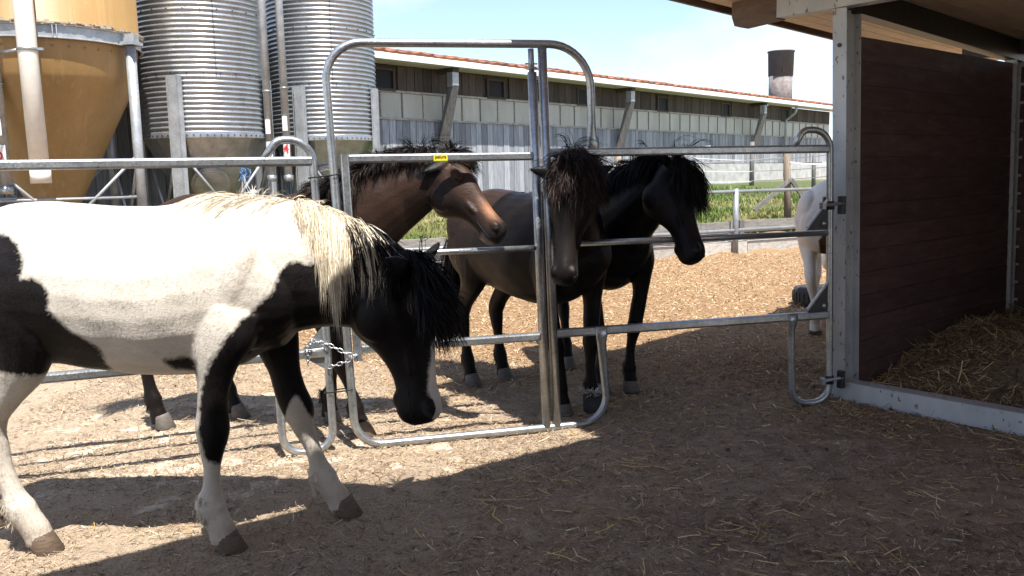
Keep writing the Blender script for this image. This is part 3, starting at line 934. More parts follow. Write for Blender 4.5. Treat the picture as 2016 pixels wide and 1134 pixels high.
for i in range(4):
    a = ad + rad(52) + i * math.pi / 2
    dv = Vector((math.cos(a), math.sin(a), 0))
    p = Vector((cy.x, cy.y, 0)) + dv * (YR + 0.09)
    MB().tube([p + Vector((0, 0, GZS - 0.1)), p + Vector((0, 0, 3.2))], 0.062, 14).build('leg', M['galv_dull'], ys, True)
    MB().box(p + Vector((0, 0, 3.23)), dv * 0.11, Vector((-dv.y, dv.x, 0)) * 0.11, Vector((0, 0, 0.02))).build('leg_plate', M['galv_dull'], ys)
    for sgn in (-1, 1):
        tv = Vector((-dv.y, dv.x, 0)) * sgn
        MB().box(p + tv * 0.05 + Vector((0, 0, 3.30)), dv * 0.09, tv * 0.006, Vector((0, 0, 0.05))).build('gusset', M['galv_dull'], ys)
    a2 = a + math.pi / 2
    q = Vector((cy.x, cy.y, 0)) + Vector((math.cos(a2), math.sin(a2), 0)) * (YR + 0.09)
    MB().tube([p + Vector((0, 0, 1.30)), q + Vector((0, 0, 1.30))], 0.018, 8).build('tie_bar', M['galv_dull'], ys, True)
    mid = (p + q) / 2 + Vector((0, 0, 0.95))
    MB().tube([p + Vector((0, 0, 1.85)), mid], 0.02, 8).build('strut', M['galv_dull'], ys, True)
    MB().tube([q + Vector((0, 0, 1.85)), mid], 0.02, 8).build('strut', M['galv_dull'], ys, True)
for i in range(10):
    a = ad - 0.7 + i * 0.16
    p = Vector((cy.x, cy.y, 3.12)) + Vector((math.cos(a), math.sin(a), 0)) * (YR - 0.03)
    MB().lathe(p, [(0.001, 0.012), (0.011, 0.008), (0.014, -0.004), (0.001, -0.012)], 8).build('rivet', fg, ys, True)
for a_ in (ad + 0.12,):
    dv = Vector((math.cos(a_), math.sin(a_), 0)); tv = Vector((-dv.y, dv.x, 0))
    for s_ in (-0.022, 0.022):
        MB().box(Vector((cy.x, cy.y, 3.28)) + dv * (YR + 0.035) + tv * s_, dv * 0.02, tv * 0.006, Vector((0, 0, 0.075))).build('ring_flange', M['galv_dull'], ys)
# cream plastic pipe in front of the yellow silo
def along(px, Y):
    return Vector(((px - 1008) / 1700.0 * Y, Y, 0))
pp = along(94, 10.15)
pt = thing('cream_pipe', 'wide cream plastic pipe running down in front of the yellow silo', 'pipe', (pp.x, pp.y, 1.5))
MB().tube([pp + Vector((-0.06, 0, 6.6)), pp + Vector((-0.02, 0, 3.0)), pp + Vector((0, 0, 1.53))], 0.105, 20).build('tube', M['pvc'], pt, True)
MB().tube([pp + Vector((0, 0, 1.66)), pp + Vector((0, 0, 1.50))], 0.112, 20).build('socket', M['pvc'], pt, True)
MB().tube([pp + Vector((-0.02, 0, 3.035)), pp + Vector((-0.02, 0, 3.005))], 0.116, 20).build('clamp', M['galv'], pt, True)
MB().box(pp + Vector((0.125, -0.01, 3.02)), (0.04, 0, 0), (0, 0.015, 0), (0, 0, 0.014)).build('clamp_lug', M['galv'], pt)
MB().tube([pp + Vector((-0.11, 0, 3.02)), pp + Vector((-0.42, 0.1, 3.0))], 0.02, 8).build('clamp_arm', M['galv'], pt, True)
# steel filling pipes with numbers
def fill_pipe(px, Y, ztop, zbot, r, num, label, lab_z):
    p = along(px, Y)
    th_ = thing('filling_pipe', label, 'pipe', (p.x, p.y, zbot))
    MB().tube([p + Vector((-0.02, 0, ztop)), p + Vector((0, 0, zbot))], r, 14).build('tube', M['galv_dull'], th_, True)
    MB().tube([p + Vector((0, 0, lab_z + 0.85)), p + Vector((0, 0, lab_z + 0.83))], r + 0.012, 14).build('collar', M['galv'], th_, True)
    MB().tube([p + Vector((0, 0, zbot + 0.05)), p + Vector((0, 0, zbot - 0.04))], r * 1.25, 14).build('coupling', M['galv'], th_, True)
    lb = MB()
    V = []; F = []
    for i in range(9):
        a = -math.pi / 2 + (i - 4) * 0.22
        for z_ in (-0.13, 0.13):
            V.append((p.x + (r + 0.004) * math.cos(a), p.y + (r + 0.004) * math.sin(a), lab_z + z_))
    F = [(2 * i, 2 * i + 2, 2 * i + 3, 2 * i + 1) for i in range(8)]
    l_ = mk('number_label', V, F, M['white_label'], th_)
    text_mesh('number', num, 0.17, M['red_print'], th_, (p.x, p.y - r - 0.012, lab_z - 0.02), (1, 0, 0), (0, 0, 1), 0.004)
    MB().box((p.x, p.y - r - 0.002, lab_z + 0.34), (r * 0.62, 0, 0), (0, 0.003, 0), (0, 0, 0.10)).build('info_label', M['white_label'], th_)
    return th_
fill_pipe(26, 10.4, 6.6, 1.42, 0.062, '2', 'grey steel filling pipe with red number 2 beside the yellow silo', 1.83)
fill_pipe(544, 12.6, 7.0, 1.5, 0.055, '3', 'grey steel filling pipe with red 3, hugging the silo with the round hatch', 1.90)
fill_pipe(577, 12.6, 7.0, 1.5, 0.055, '4', 'grey steel filling pipe with red number 4, before the gap between silos', 1.94)
sp_ = along(507, 9.6)
tv_ = thing('capped_pipe', 'short capped grey steel pipe stub in front of the corrugated silo', 'pipe', (sp_.x, sp_.y, 0.5))
MB().tube([sp_ + Vector((0, 0, 0.1)), sp_ + Vector((0, 0, 1.36))], 0.052, 14).build('tube', M['galv_dull'], tv_, True)
MB().lathe(sp_ + Vector((0, 0, 1.36)), [(0.056, -0.05), (0.057, 0.0), (0.045, 0.018), (0.001, 0.024)], 14).build('cap', M['galv'], tv_, True)
# ladder with safety hoops at the yellow silo
lp = along(2, 9.9)
ld = thing('silo_ladder', 'steel ladder with safety hoops climbing the yellow silo', 'ladder', (lp.x, lp.y, 0.7))
for s_ in (-0.42, 0.0):
    MB().tube([lp + Vector((s_, 0, 0.5)), lp + Vector((s_, 0, 6.6))], 0.035, 10).build('stile', M['galv_dull'], ld, True)
for i in range(18):
    z_ = 0.8 + 0.3 * i
    MB().tube([lp + Vector((-0.42, 0, z_)), lp + Vector((0, 0, z_))], 0.014, 6).build('rung', M['galv_dull'], ld, True)
for i in range(6):
    z_ = 2.42 + 0.56 * i
    pts = [lp + Vector((-0.21 + 0.46 * math.cos(a), -0.38 + 0.42 * math.sin(a), z_)) for a in np.linspace(rad(62), rad(-242), 26)]
    MB().sweep(pts, rrect(0.008, 0.05, 0.003), n=(0, 0, 1)).build('safety_hoop', M['galv'], ld, True) if False else MB().tube(pts, 0.016, 6).build('safety_hoop', M['galv'], ld, True)
for a in (rad(15), rad(-90), rad(165)):
    p = lp + Vector((-0.21 + 0.47 * math.cos(a), -0.38 + 0.43 * math.sin(a), 0))
    MB().box(p + Vector((0, 0, 4.2)), (0.020, 0, 0), (0, 0.008, 0), (0, 0, 1.8)).build('cage_strap', M['galv'], ld)

# ------------------------------------------------------------------ open shelter on the right
SA = rad(49.5)
SW = Vector((math.sin(SA), math.cos(SA), 0))        # along the board wall, away
SP = Vector((math.cos(SA), -math.sin(SA), 0))       # along the sill, towards the right
S0 = Vector((2.10, 5.45, 0))
UPV = Vector((-0.024, 0, 1.0))                      # the sloping yard makes posts lean a touch
def sp3(u, v, z):
    return S0 + SP * u + SW * v + UPV * z
shelter = thing('open_shelter', 'open fronted horse shelter with dark red board wall and steel posts', 'shelter', tuple(S0))
def ibeam(mb, p0, p1, dd, ww, depth, width, tf=0.008, tw=0.006):
    """I section from p0 to p1; dd depth direction, ww flange direction"""
    c = (Vector(p0) + Vector(p1)) / 2; h = (Vector(p1) - Vector(p0)) / 2
    for s_ in (-1, 1):
        mb.box(c + dd * s_ * (depth / 2 - tf / 2), h, dd * tf / 2, ww * width / 2)
    mb.box(c, h, dd * (depth / 2 - tf), ww * tw / 2)
pw, nt, b = new_mat('spotted_galvanised_post')
v = pos(nt, (1, 1, 0.6))
c = ramp(nt, noise(nt, v, 5, 5), [(0.3, (0.42, 0.44, 0.46)), (0.7, (0.60, 0.62, 0.63))])
c = mix(nt, ramp(nt, noise(nt, pos(nt, (1, 1, 0.55)), 38, 3, 0.5), [(0.64, 0.0), (0.68, 0.85)]), c, (0.10, 0.085, 0.07))
setc(nt, b, c, 0.5, 0.3)
M['post'] = pw
mb = MB(); ibeam(mb, sp3(0, 0.085, -0.1), sp3(0, 0.085, 2.45), SW, SP, 0.18, 0.091); mb.build('post', pw, shelter)
mb = MB(); ibeam(mb, sp3(0, 2.80, -0.1), sp3(0, 2.80, 2.34), SW, SP, 0.18, 0.091); mb.build('post', pw, shelter)
mb = MB(); ibeam(mb, sp3(3.2, 0.085, -0.1), sp3(3.2, 0.085, 2.45), SW, SP, 0.18, 0.091); mb.build('post', pw, shelter)
MB().tube([sp3(-0.0, -0.012, 2.23), sp3(0, 0.0, 2.23)], 0.014, 6).build('bolt', M['dark_steel'], shelter)
# front beam on top of the posts, timber tail towards the eaves
mb = MB(); mb.box(sp3(1.5, 0.02, 2.525), SP * 1.92, SW * 0.05, Vector((0, 0, 0.072))); mb.build('front_beam', M['post'], shelter)
tail = MB()
pr_ = [(-0.42, 0.075), (-0.76, 0.075), (-0.765, -0.02), (-0.745, -0.08), (-0.70, -0.095), (-0.42, -0.078)]
tail.add([sp3(u, -0.028, 2.525 + z) for u, z in pr_] + [sp3(u, 0.068, 2.525 + z) for u, z in pr_], [tuple(range(6)), tuple(range(11, 5, -1))] + [(i, 6 + i, 6 + (i + 1) % 6, (i + 1) % 6) for i in range(6)])
tail.build('beam_tail', M['fascia'], shelter)
RSL = -0.040
def zs(v):
    return 2.60 + RSL * v
mb = MB(); mb.box(sp3(0, 1.55, zs(1.55) - 0.085), SW * 1.42 + Vector((0, 0, RSL * 1.42)), SP * 0.05, Vector((0, 0, 0.08))); mb.build('purlin', M['dark_steel'], shelter)
mb = MB(); mb.box(sp3(1.5, 2.80, zs(2.8) - 0.06), SP * 1.9, SW * 0.05, Vector((0, 0, 0.055))); mb.build('rear_beam', M['dark_steel'], shelter)
mb = MB(); mb.box(sp3(1.6, 1.4, zs(1.4) - 0.085), SW * 1.3 + Vector((0, 0, RSL * 1.3)), SP * 0.05, Vector((0, 0, 0.08))); mb.build('purlin', M['dark_steel'], shelter)
# tongue and groove soffit, one board after the other
V0, V1 = -2.0, 3.75
RS = basis(SW + Vector((0, 0, RSL)))
u = -0.86
while u < 3.4:
    w = 0.118
    piece('soffit_board', M['soffit'], shelter, sp3(u + w / 2, (V0 + V1) / 2, 0) + Vector((-0.06, 0, zs((V0 + V1) / 2) + 0.010)), ((V1 - V0), w - 0.006, 0.018), RS)
    u += w
mb = MB(); mb.box(sp3(1.25, (V0 + V1) / 2, 0) + Vector((-0.06, 0, zs((V0 + V1) / 2) + 0.09)), (SW + Vector((0, 0, RSL))) * (V1 - V0) / 2 * 1.004, SP * 2.16, Vector((0, 0, 0.065))); mb.build('roof_deck', M['fascia'], shelter)
mb = MB(); mb.box(sp3(-0.925, (V0 + V1) / 2, 0) + Vector((-0.06, 0, zs((V0 + V1) / 2) + 0.06)), (SW + Vector((0, 0, RSL))) * (V1 - V0) / 2 * 1.01, SP * 0.014, Vector((0, 0, 0.085))); mb.build('fascia', M['fascia'], shelter)
mb = MB(); mb.box(sp3(-0.10, 2.0, 0) + Vector((-0.06, 0, zs(2.0) - 0.006)), SW * 0.16, SP * 0.04, Vector((0, 0, 0.008))); mb.build('ceiling_plate', M['galv_dull'], shelter)
# board wall
RWb = basis(SW)
nb = 15
for i in range(nb):
    z0 = 0.05 + i * 0.15
    piece('wall_board', M['red_board'], shelter, sp3(0.0, 1.44, z0 + 0.075), (2.53, 0.038, 0.1475), RWb)
MB().box(sp3(-0.028, 1.44, 1.175), SW * 1.262, SP * 0.006, UPV * 1.12).build('wall_backing', M['red_board'], shelter)
for i in range(nb):
    z0 = 0.05 + i * 0.15
    piece('rear_board', M['red_board'], shelter, sp3(1.62, 2.90, z0 + 0.075), (0.038, 3.2, 0.1488), RWb)
    piece('far_board', M['red_board'], shelter, sp3(3.30, 1.44, z0 + 0.075), (2.8, 0.038, 0.1488), RWb)
MB().box(sp3(1.62, 2.93, 1.175), SP * 1.6, SW * 0.006, UPV * 1.12).build('rear_backing', M['red_board'], shelter)
# steel sill
sl = MB()
sl.box(sp3(1.66, -0.03, 0.062), SP * 1.61, SW * 0.006, Vector((0, 0, 0.062)))
sl.box(sp3(1.66, 0.03, 0.121), SP * 1.61, SW * 0.053, Vector((0, 0, 0.004)))
sl.box(sp3(1.66, 0.09, 0.058), SP * 1.60, SW * 0.006, Vector((0, 0, 0.058)))
sl.build('sill', M['post'], shelter)
# straw bed
def bed_z(x, y):
    dx = np.asarray(x) - S0.x; dy = np.asarray(y) - S0.y
    uu = dx * SP.x + dy * SP.y; vv = dx * SW.x + dy * SW.y
    k = np.clip((vv - 0.1) / 1.3, 0, 1); k = k * k * (3 - 2 * k)
    h = 0.045 + 0.20 * k + 0.14 * np.clip(uu / 1.6, 0, 1) * k + 0.07 * fbm(np.asarray(x) * 3.1, np.asarray(y) * 3.1, 4)
    return np.maximum(h, 0.015)
bx = []
nu, nv = 64, 56
for j in range(nv):
    for i in range(nu):
        p = S0 + SP * (0.03 + 3.2 * i / (nu - 1)) + SW * (0.11 + 2.75 * j / (nv - 1))
        bx.append((p.x, p.y, float(bed_z(p.x, p.y))))
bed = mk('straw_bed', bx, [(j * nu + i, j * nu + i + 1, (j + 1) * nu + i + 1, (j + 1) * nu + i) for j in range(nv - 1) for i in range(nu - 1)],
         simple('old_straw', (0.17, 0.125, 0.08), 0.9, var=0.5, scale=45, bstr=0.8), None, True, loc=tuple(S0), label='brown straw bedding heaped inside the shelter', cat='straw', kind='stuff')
def in_bed(x, y):
    dx = x - S0.x; dy = y - S0.y
    uu = dx * SP.x + dy * SP.y; vv = dx * SW.x + dy * SW.y
    return ((uu > 0.04) & (uu < 3.1) & (vv > 0.14) & (vv < 2.78)) * 1.0
flakes('bedding_stalks', 26000, (2.0, 6.2), (3.4, 7.3), ((0.03, 0.10), (0.003, 0.007)), STRAW[:4] + DARKL + [(0.34, 0.25, 0.15)], 'loose straw stalks on the bedding heap in the shelter', 'straw', zoff=0.004, tilt=0.4, dens=in_bed, zfun=bed_z, bend=0.1)

# unseen stable canopy the photograph was taken under: its edge shades the foreground
can = thing('unseen_stable_canopy', 'unseen timber canopy roof and added wall of the stable shading the foreground of the yard', 'canopy', tuple(S0 + SP * 3.0 + SW * -6.0))
def cp(u, v, z):
    return S0 + SP * u + SW * v + Vector((0, 0, z))
pts = [(0.74, -1.98), (5.0, -1.98), (5.0, -9.0), (0.02, -9.0)]
mb = MB()
mb.add([cp(u, v, 2.8) for u, v in pts] + [cp(u, v, 2.95) for u, v in pts], [(0, 1, 2, 3), (7, 6, 5, 4), (0, 4, 5, 1), (1, 5, 6, 2), (2, 6, 7, 3), (3, 7, 4, 0)])
mb.build('roof', M['soffit'], can)  # unseen roof; its pale underside is chosen to bounce light into the shade
for (u, v) in ((4.8, -2.2), (4.8, -8.8), (0.3, -8.8)):
    MB().beam(cp(u, v, -0.1), cp(u, v, 2.8), 0.14, 0.14, SP).build('post', M['fascia'], can)
for i in range(18):
    piece('wall_board', M['red_board'], can, cp(4.95, -5.5, 0.09 + i * 0.15), (6.8, 0.03, 0.146), RWb)  # wall out of view, added to keep sky light off the shaded yard

# ------------------------------------------------------------------ fence panels
PA = rad(14.7)
PD = Vector((math.cos(PA), math.sin(PA), 0)); PN = Vector((PD.y, -PD.x, 0))     # normal towards the camera
P0 = Vector((-0.885, 4.588, 0))
def pl(s_, z, n=0.0):
    return P0 + PD * s_ + UPV * z + PN * n
RAIL = rrect(0.046, 0.050, 0.012)
DRAIL = rrect(0.044, 0.046, 0.010)
def flat_ends(path, r, sides=12, at_end=True, k=3):
    secs = []
    N = len(path)
    for i in range(N):
        j = N - 1 - i
        f = 1.0 if j < 2 else (0.5 if j == 2 else 0.0)
        a, b_ = r * (1 - 0.75 * f), r * (1 + 0.5 * f)
        secs.append([(a * math.cos(2 * math.pi * q / sides), b_ * math.sin(2 * math.pi * q / sides)) for q in range(sides)])
    return secs
panel = thing('gate_panel', 'galvanised fence panel with tall arched frame and small gate, bolted to the shelter post', 'fence panel', tuple(P0))
# tall arch
path = fillet([pl(-0.01, 0.02), pl(-0.01, 2.18), pl(1.445, 2.195), pl(1.445, 1.80)], [0.19, 0.24], 10)
path = path[:-1] + [pl(1.445, 1.78), pl(1.445, 1.70), pl(1.445, 1.66), pl(1.445, 1.60)]
path = fillet([pl(1.47, 0.42), pl(1.485, 0.022), pl(0.012, 0.022), pl(-0.012, 2.18), pl(1.445, 2.195), pl(1.445, 1.85)], [0.16, 0.16, 0.19, 0.24], 10)
tail_hi = [pl(1.445, 1.78), pl(1.445, 1.70), pl(1.445, 1.65, 0.01), pl(1.445, 1.595, 0.012)]
tail_lo = [pl(1.452, 0.60, 0.028), pl(1.455, 0.54, 0.026), pl(1.458, 0.50, 0.01)]
full = tail_lo + path[1:-1] + tail_hi
N = len(full)
secs = []
for i in range(N):
    f = 1.0 if (i < 2 or i > N - 3) else (0.45 if i in (2, N - 3) else 0)
    r_ = 0.0225
    secs.append([(r_ * (1 - .75 * f) * math.cos(2 * math.pi * q / 14), r_ * (1 + .55 * f) * math.sin(2 * math.pi * q / 14)) for q in range(14)])
MB().sweep(full, secs, n=PN).build('arch_frame', M['galv'], panel, True)
# twin uprights: latch post of the frame, round
MB().tube([pl(1.168, 0.03), pl(1.168, 2.17)], 0.0255, 14).build('upright', M['galv'], panel, True)
# rails of the fixed part
for nm, z, sec in (('rail', 1.60, RAIL), ('rail', 0.572, RAIL)):
    MB().sweep([pl(1.185, z), pl(2.965, z)], sec, n=PN).build(nm, M['galv'], panel)
MB().tube([pl(1.185, 1.085), pl(2.965, 1.085)], 0.0175, 12).build('rail', M['galv'], panel, True)
lp_ = fillet([pl(2.735, 1.615), pl(2.80, 1.715), pl(2.985, 1.715), pl(2.985, 0.016), pl(2.715, 0.016), pl(2.712, 0.44)], [0.07, 0.12, 0.11, 0.11], 9) + [pl(2.712, 0.50, 0.008), pl(2.712, 0.55, 0.026), pl(2.712, 0.60, 0.026)]
MB().sweep(lp_, flat_ends(lp_, 0.021), n=PN).build('end_loop', M['galv'], panel, True)
for z in (1.085, 0.572):
    g_ = MB()
    tri = [(2.965, z + 0.19), (2.965, z + 0.02), (2.82, z + 0.02)]
    g_.add([pl(a, b_, 0.006) for a, b_ in tri] + [pl(a, b_, 0.0) for a, b_ in tri], [(0, 1, 2), (5, 4, 3), (0, 3, 4, 1), (1, 4, 5, 2), (2, 5, 3, 0)])
    g_.build('gusset', M['dark_steel'], panel)
    MB().beam(pl(2.815, z + 0.04, 0.012), pl(2.96, z + 0.205, 0.012), 0.012, 0.014, PN).build('gusset_edge', M['galv'], panel)
    MB().lathe(pl(2.935, z + 0.06, 0.012), [(0.014, -0.014), (0.016, 0), (0.014, 0.014)], 8).build('bolt', M['galv'], panel, True)
for z in (1.255, 0.155):
    hb = MB()
    hb.tube([pl(2.90, z, 0.03), pl(3.06, z + 0.012, 0.03)], 0.011, 8)
    hb.box(pl(2.915, z, 0.03), PD * 0.012, PN * 0.018, Vector((0, 0, 0.02)))
    hb.build('hinge_pin', M['galv'], panel)
    MB().box(pl(3.055, z + 0.0, 0.02), PD * 0.016, PN * 0.02, Vector((0, 0, 0.055))).build('hinge_plate', M['dark_steel'], panel)
    MB().tube([pl(2.985, z - 0.026), pl(2.985, z + 0.026)], 0.027, 12).build('hinge_clamp', M['dark_steel'], panel, True)
# the walk-through gate leaf
leaf = MB().tube([pl(1.105, 0.03), pl(1.105, 2.04)], 0.0255, 14).build('gate', M['galv'], panel, True)
MB().tube([pl(1.103, 2.03), pl(1.103, 2.165)], 0.017, 10).build('hinge_pin', M['galv'], leaf, True)
MB().tube([pl(1.103, 2.055), pl(1.103, 2.062)], 0.032, 10).build('washer', M['galv'], leaf, True)
MB().box(pl(1.103, 2.085), PD * 0.035, PN * 0.004, Vector((0, 0, 0.004))).build('split_pin', M['galv'], leaf)
MB().sweep([pl(0.056, 0.50), pl(0.056, 1.606)], rrect(0.044, 0.044, 0.008), n=PN).build('gate_stile', M['galv'], leaf)
MB().sweep([pl(0.078, 1.583), pl(1.085, 1.583)], DRAIL, n=PN).build('gate_rail', M['galv'], leaf)
MB().sweep([pl(0.078, 0.562), pl(1.085, 0.562)], DRAIL, n=PN).build('gate_rail', M['galv'], leaf)
MB().tube([pl(0.078, 1.07), pl(1.085, 1.07)], 0.0165, 12).build('gate_rail', M['galv'], leaf, True)
MB().box(pl(0.565, 1.583, 0.0245), PD * 0.038, PN * 0.0012, UPV * 0.017).build('sticker', M['yellow_label'], leaf)
MB().box(pl(0.565, 1.5635, 0.0262), PD * 0.038, PN * 0.0006, UPV * 0.0028).build('sticker_band', M['green_print'], leaf)
text_mesh('sticker_print', 'patura', 0.0235, M['black_print'], leaf, pl(0.565, 1.586, 0.0265), PD, UPV, 0.0005)

QA = rad(21.5)
QD = Vector((math.cos(QA), math.sin(QA), 0)); QN = Vector((QD.y, -QD.x, 0))
Q0 = Vector((-0.95, 4.6, 0))
def ql(s_, z, n=0.0):
    return Q0 + QD * s_ + UPV * z + QN * n
lpan = thing('corral_fence', 'galvanised fence panel standing behind the pinto pony', 'fence panel', tuple(Q0))
for z in (1.575, 0.555):
    MB().sweep([ql(-3.28, z), ql(-0.055, z)], RAIL, n=QN).build('rail', M['galv'], lpan)
MB().tube([ql(-3.28, 1.07), ql(-0.055, 1.07)], 0.0175, 12).build('rail', M['galv'], lpan, True)
for s0, sg in ((-0.045, -1), (-3.30, 1)):
    lp_ = fillet([ql(s0 + sg * 0.245, 1.59), ql(s0 + sg * 0.18, 1.685), ql(s0, 1.685), ql(s0, 0.016), ql(s0 + sg * 0.27, 0.016), ql(s0 + sg * 0.27, 0.42)], [0.07, 0.12, 0.11, 0.11], 9) + [ql(s0 + sg * .27, 0.48, 0.008), ql(s0 + sg * .27, 0.53, 0.026), ql(s0 + sg * .27, 0.58, 0.026)]
    MB().sweep(lp_, flat_ends(lp_, 0.021), n=QN).build('end_loop', M['galv'], lpan, True)
for z in (0.555, 1.575):
    g_ = MB()
    tri = [(-0.05, z + 0.15), (-0.05, z - 0.10), (-0.20, z)]
    g_.add([ql(a, b_, -0.003) for a, b_ in tri] + [ql(a, b_, 0.003) for a, b_ in tri], [(2, 1, 0), (3, 4, 5), (0, 1, 4, 3), (1, 2, 5, 4), (2, 0, 3, 5)])
    if z < 1: g_.build('gusset', M['galv'], lpan)
# chain and cable ties between the two panels
ch = thing('steel_chain', 'small steel chain tying the plain panel to the gate frame', 'chain', tuple(pl(-0.06, 0.5)))
def link(c, d, up, L_=0.030, r=0.0032, w=0.009):
    d = Vector(d).normalized(); sd_ = d.cross(Vector(up)).normalized()
    pts = []
    for i in range(14):
        a = 2 * math.pi * i / 14
        x = (L_ / 2 - w) * (1 if math.cos(a) > 0 else -1) + w * math.cos(a)
        pts.append(Vector(c) + d * x + sd_ * w * math.sin(a))
    MB().tube(pts, r, 6, n=d.cross(sd_), closed=True).build('link', M['galv'], ch, True)
def chain_path(pts, step=0.023):
    k = 0
    for a, b_ in zip(pts[:-1], pts[1:]):
        a, b_ = Vector(a), Vector(b_)
        n_ = max(1, int((b_ - a).length / step))
        for i in range(n_):
            d = (b_ - a)
            link(a + d * ((i + 0.5) / n_), d, (0, 0, 1) if k % 2 else PN + Vector((0, 0, .3)))
            k += 1
chain_path([ql(-0.14, 0.585, 0.034), ql(-0.13, 0.63, 0.03), ql(-0.04, 0.60, 0.034), pl(0.0, 0.545, 0.036), pl(0.05, 0.535, 0.034)])
chain_path([ql(-0.05, 0.475, 0.032), pl(-0.01, 0.505, 0.034), pl(0.04, 0.53, 0.03)])
chain_path([ql(-0.155, 0.60, 0.034), ql(-0.155, 0.50, 0.034)])
for z, lb in ((1.49, 'black cable tie joining two posts near the top rail'), (0.335, 'black cable tie joining two posts below the chain')):
    a, c_ = ql(-0.045, z), pl(-0.012, z + 0.01)
    d = (c_ - a).normalized(); nn = Vector((d.y, -d.x, 0)).normalized()
    loop = fillet([a - d * 0.03 - nn * 0.0, a - d * 0.03 + nn * 0.028, c_ + d * 0.03 + nn * 0.028, c_ + d * 0.03 - nn * 0.028, a - d * 0.03 - nn * 0.028, a - d * 0.03 - nn * 0.001], 0.014, 4)
    MB().sweep(loop, rrect(0.007, 0.003, 0.001, 2), n=(0, 0, 1)).build('cable_tie', M['black_plastic'], None, True, loc=tuple(a), label=lb, cat='cable tie')
# shred of blue twine caught on the rail
tw = thing('baler_twine', 'frayed wisp of blue and white baler twine caught under the top rail', 'twine', tuple(ql(-0.38, 1.53)))
tb = MB(); tb2 = MB()
for i in range(13):
    p = ql(-0.40 + RNG.normal(0, 0.012), 1.545, 0.015)
    pts = [p]
    for j in range(5):
        p = p + Vector((RNG.normal(0, 0.010), RNG.normal(0, .008), -0.012 + RNG.normal(0, 0.006)))
        pts.append(p)
    tb.tube(pts, 0.0016, 4)
for i in range(4):
    pts = [ql(-0.41 + 0.004 * i, 1.51 - 0.03 * j, 0.016) + Vector((0.035 * (j / 5) ** 2 * (i - .5), 0, 0)) for j in range(6)]
    tb2.tube(pts, 0.0017, 4)
tb.build('blue_strands', M['blue_twine'], tw); tb2.build('white_strands', M['white_tape'], tw)

# ------------------------------------------------------------------ paddock rail fence, edging and bank
def bk(u, d, z):
    return Vector((0, 13.55, 0)) + BKD * u + BKN * d + Vector((0, 0, z))
pf = thing('paddock_fence', 'galvanised pipe fence with two rails along the grassy bank', 'fence', tuple(bk(0, -0.12, 0)))
for u in (-11.0, -8.2, -5.4, -2.6, 1.25, 4.43, 7.6, 10.8):
    MB().tube([bk(u, -0.12, -0.2), bk(u, -0.12, 1.16)], 0.052, 14).build('post', M['galv_pipe'], pf, True)
for z in (1.11, 0.42):
    MB().tube([bk(-11.2, -0.12, z), bk(11, -0.12, z)], 0.032, 10).build('rail', M['galv_pipe'], pf, True)
ed = thing('timber_edging', 'weathered kerb of sleepers and planks holding the grassy bank', 'edging', tuple(bk(0, 0, 0)))
stone = wood('pale_kerb_sleeper', ((0.24, 0.22, 0.19), (0.40, 0.37, 0.32), (0.54, 0.51, 0.45)), (3, 3, 8), rnd=0.18)
u = -9.6
i = 0
REd = basis(BKD)
while u < 11:
    L_ = float(RNG.uniform(1.0, 1.7))
    piece('sleeper', stone, ed, bk(u + L_ / 2, 0.02 + RNG.uniform(-.02, .02), 0.10 + RNG.uniform(-.015, .02)), (L_ - 0.03, 0.13, 0.22), REd @ Matrix.Rotation(RNG.normal(0, .012), 3, 'Y'))
    u += L_; i += 1
u = -9.6
while u < 11:
    L_ = float(RNG.uniform(2.0, 2.6))
    piece('plank', M['sleeper'], ed, bk(u + L_ / 2, 0.42, 0.44 + RNG.uniform(-.01, .01)), (L_ - 0.03, 0.06, 0.21), REd)
    piece('stake', M['brace_wood'], ed, bk(u + 0.25, 0.365, 0.38), (0.11, 0.04, 0.36), REd)
    piece('plank', M['sleeper'], ed, bk(u + L_ / 2, 0.27, 0.245 + RNG.uniform(-.01, .01)), (L_ - 0.03, 0.05, 0.10), REd)
    u += L_
# wooden fence posts on the bank
def gz(x, y):
    return float(ground_z(x, y))
def wpost(px, Y, h, r, label, mat, lean=0.0):
    p = along(px, Y); z0 = gz(p.x, p.y)
    MB().tube([p + Vector((0, 0, z0 - 0.2)), p + Vector((lean / 2, 0, z0 + h * 0.5)), p + Vector((lean, 0, z0 + h))], [r * 1.05, r, r * 0.93], 10).build('fence_post', mat, None, True, loc=(p.x, p.y, z0), label=label, cat='fence post', group='wooden posts of the electric fence')
    return p, z0
sp1 = along(1553, 17.2); zz = gz(sp1.x, sp1.y)
bf = thing('braced_post', 'tall brown wooden post with two diagonal braces on the bank', 'fence post', (sp1.x, sp1.y, zz))
MB().tube([sp1 + Vector((0, 0, zz - 0.2)), sp1 + Vector((-0.04, 0, 1.9))], [0.075, 0.062], 10).build('post', M['post_wood'], bf, True)
for q in (bk(0, 0, 0),):
    a = sp1 + Vector((-0.0, -0.08, 1.28))
    b1 = sp1 + Vector((-0.68, -0.05, zz + 0.22)); b2 = sp1 + Vector((0.42, 0.0, zz + 0.26))
    MB().beam(a, b1, 0.07, 0.09, (0, -1, 0)).build('brace', M['brace_wood'], bf)
    MB().beam(a + Vector((0.02, 0.0, 0.01)), b2, 0.07, 0.085, (0, -1, 0)).build('brace', M['brace_wood'], bf)
wpost(1481, 27.5, 1.35, 0.075, 'dark wooden fence post standing before the white plinth', M['brace_wood'])
wpost(1221, 20.5, 1.20, 0.07, 'pale wooden fence post standing before the grey planks', M['post_wood'])
wpost(1602, 26.0, 1.0, 0.06, 'short dark wooden post standing near the downpipe', M['brace_wood'])
tp = thing('fence_tape', 'white electric fence tape strung between the wooden posts', 'fence tape', (3, 22, 1.5))
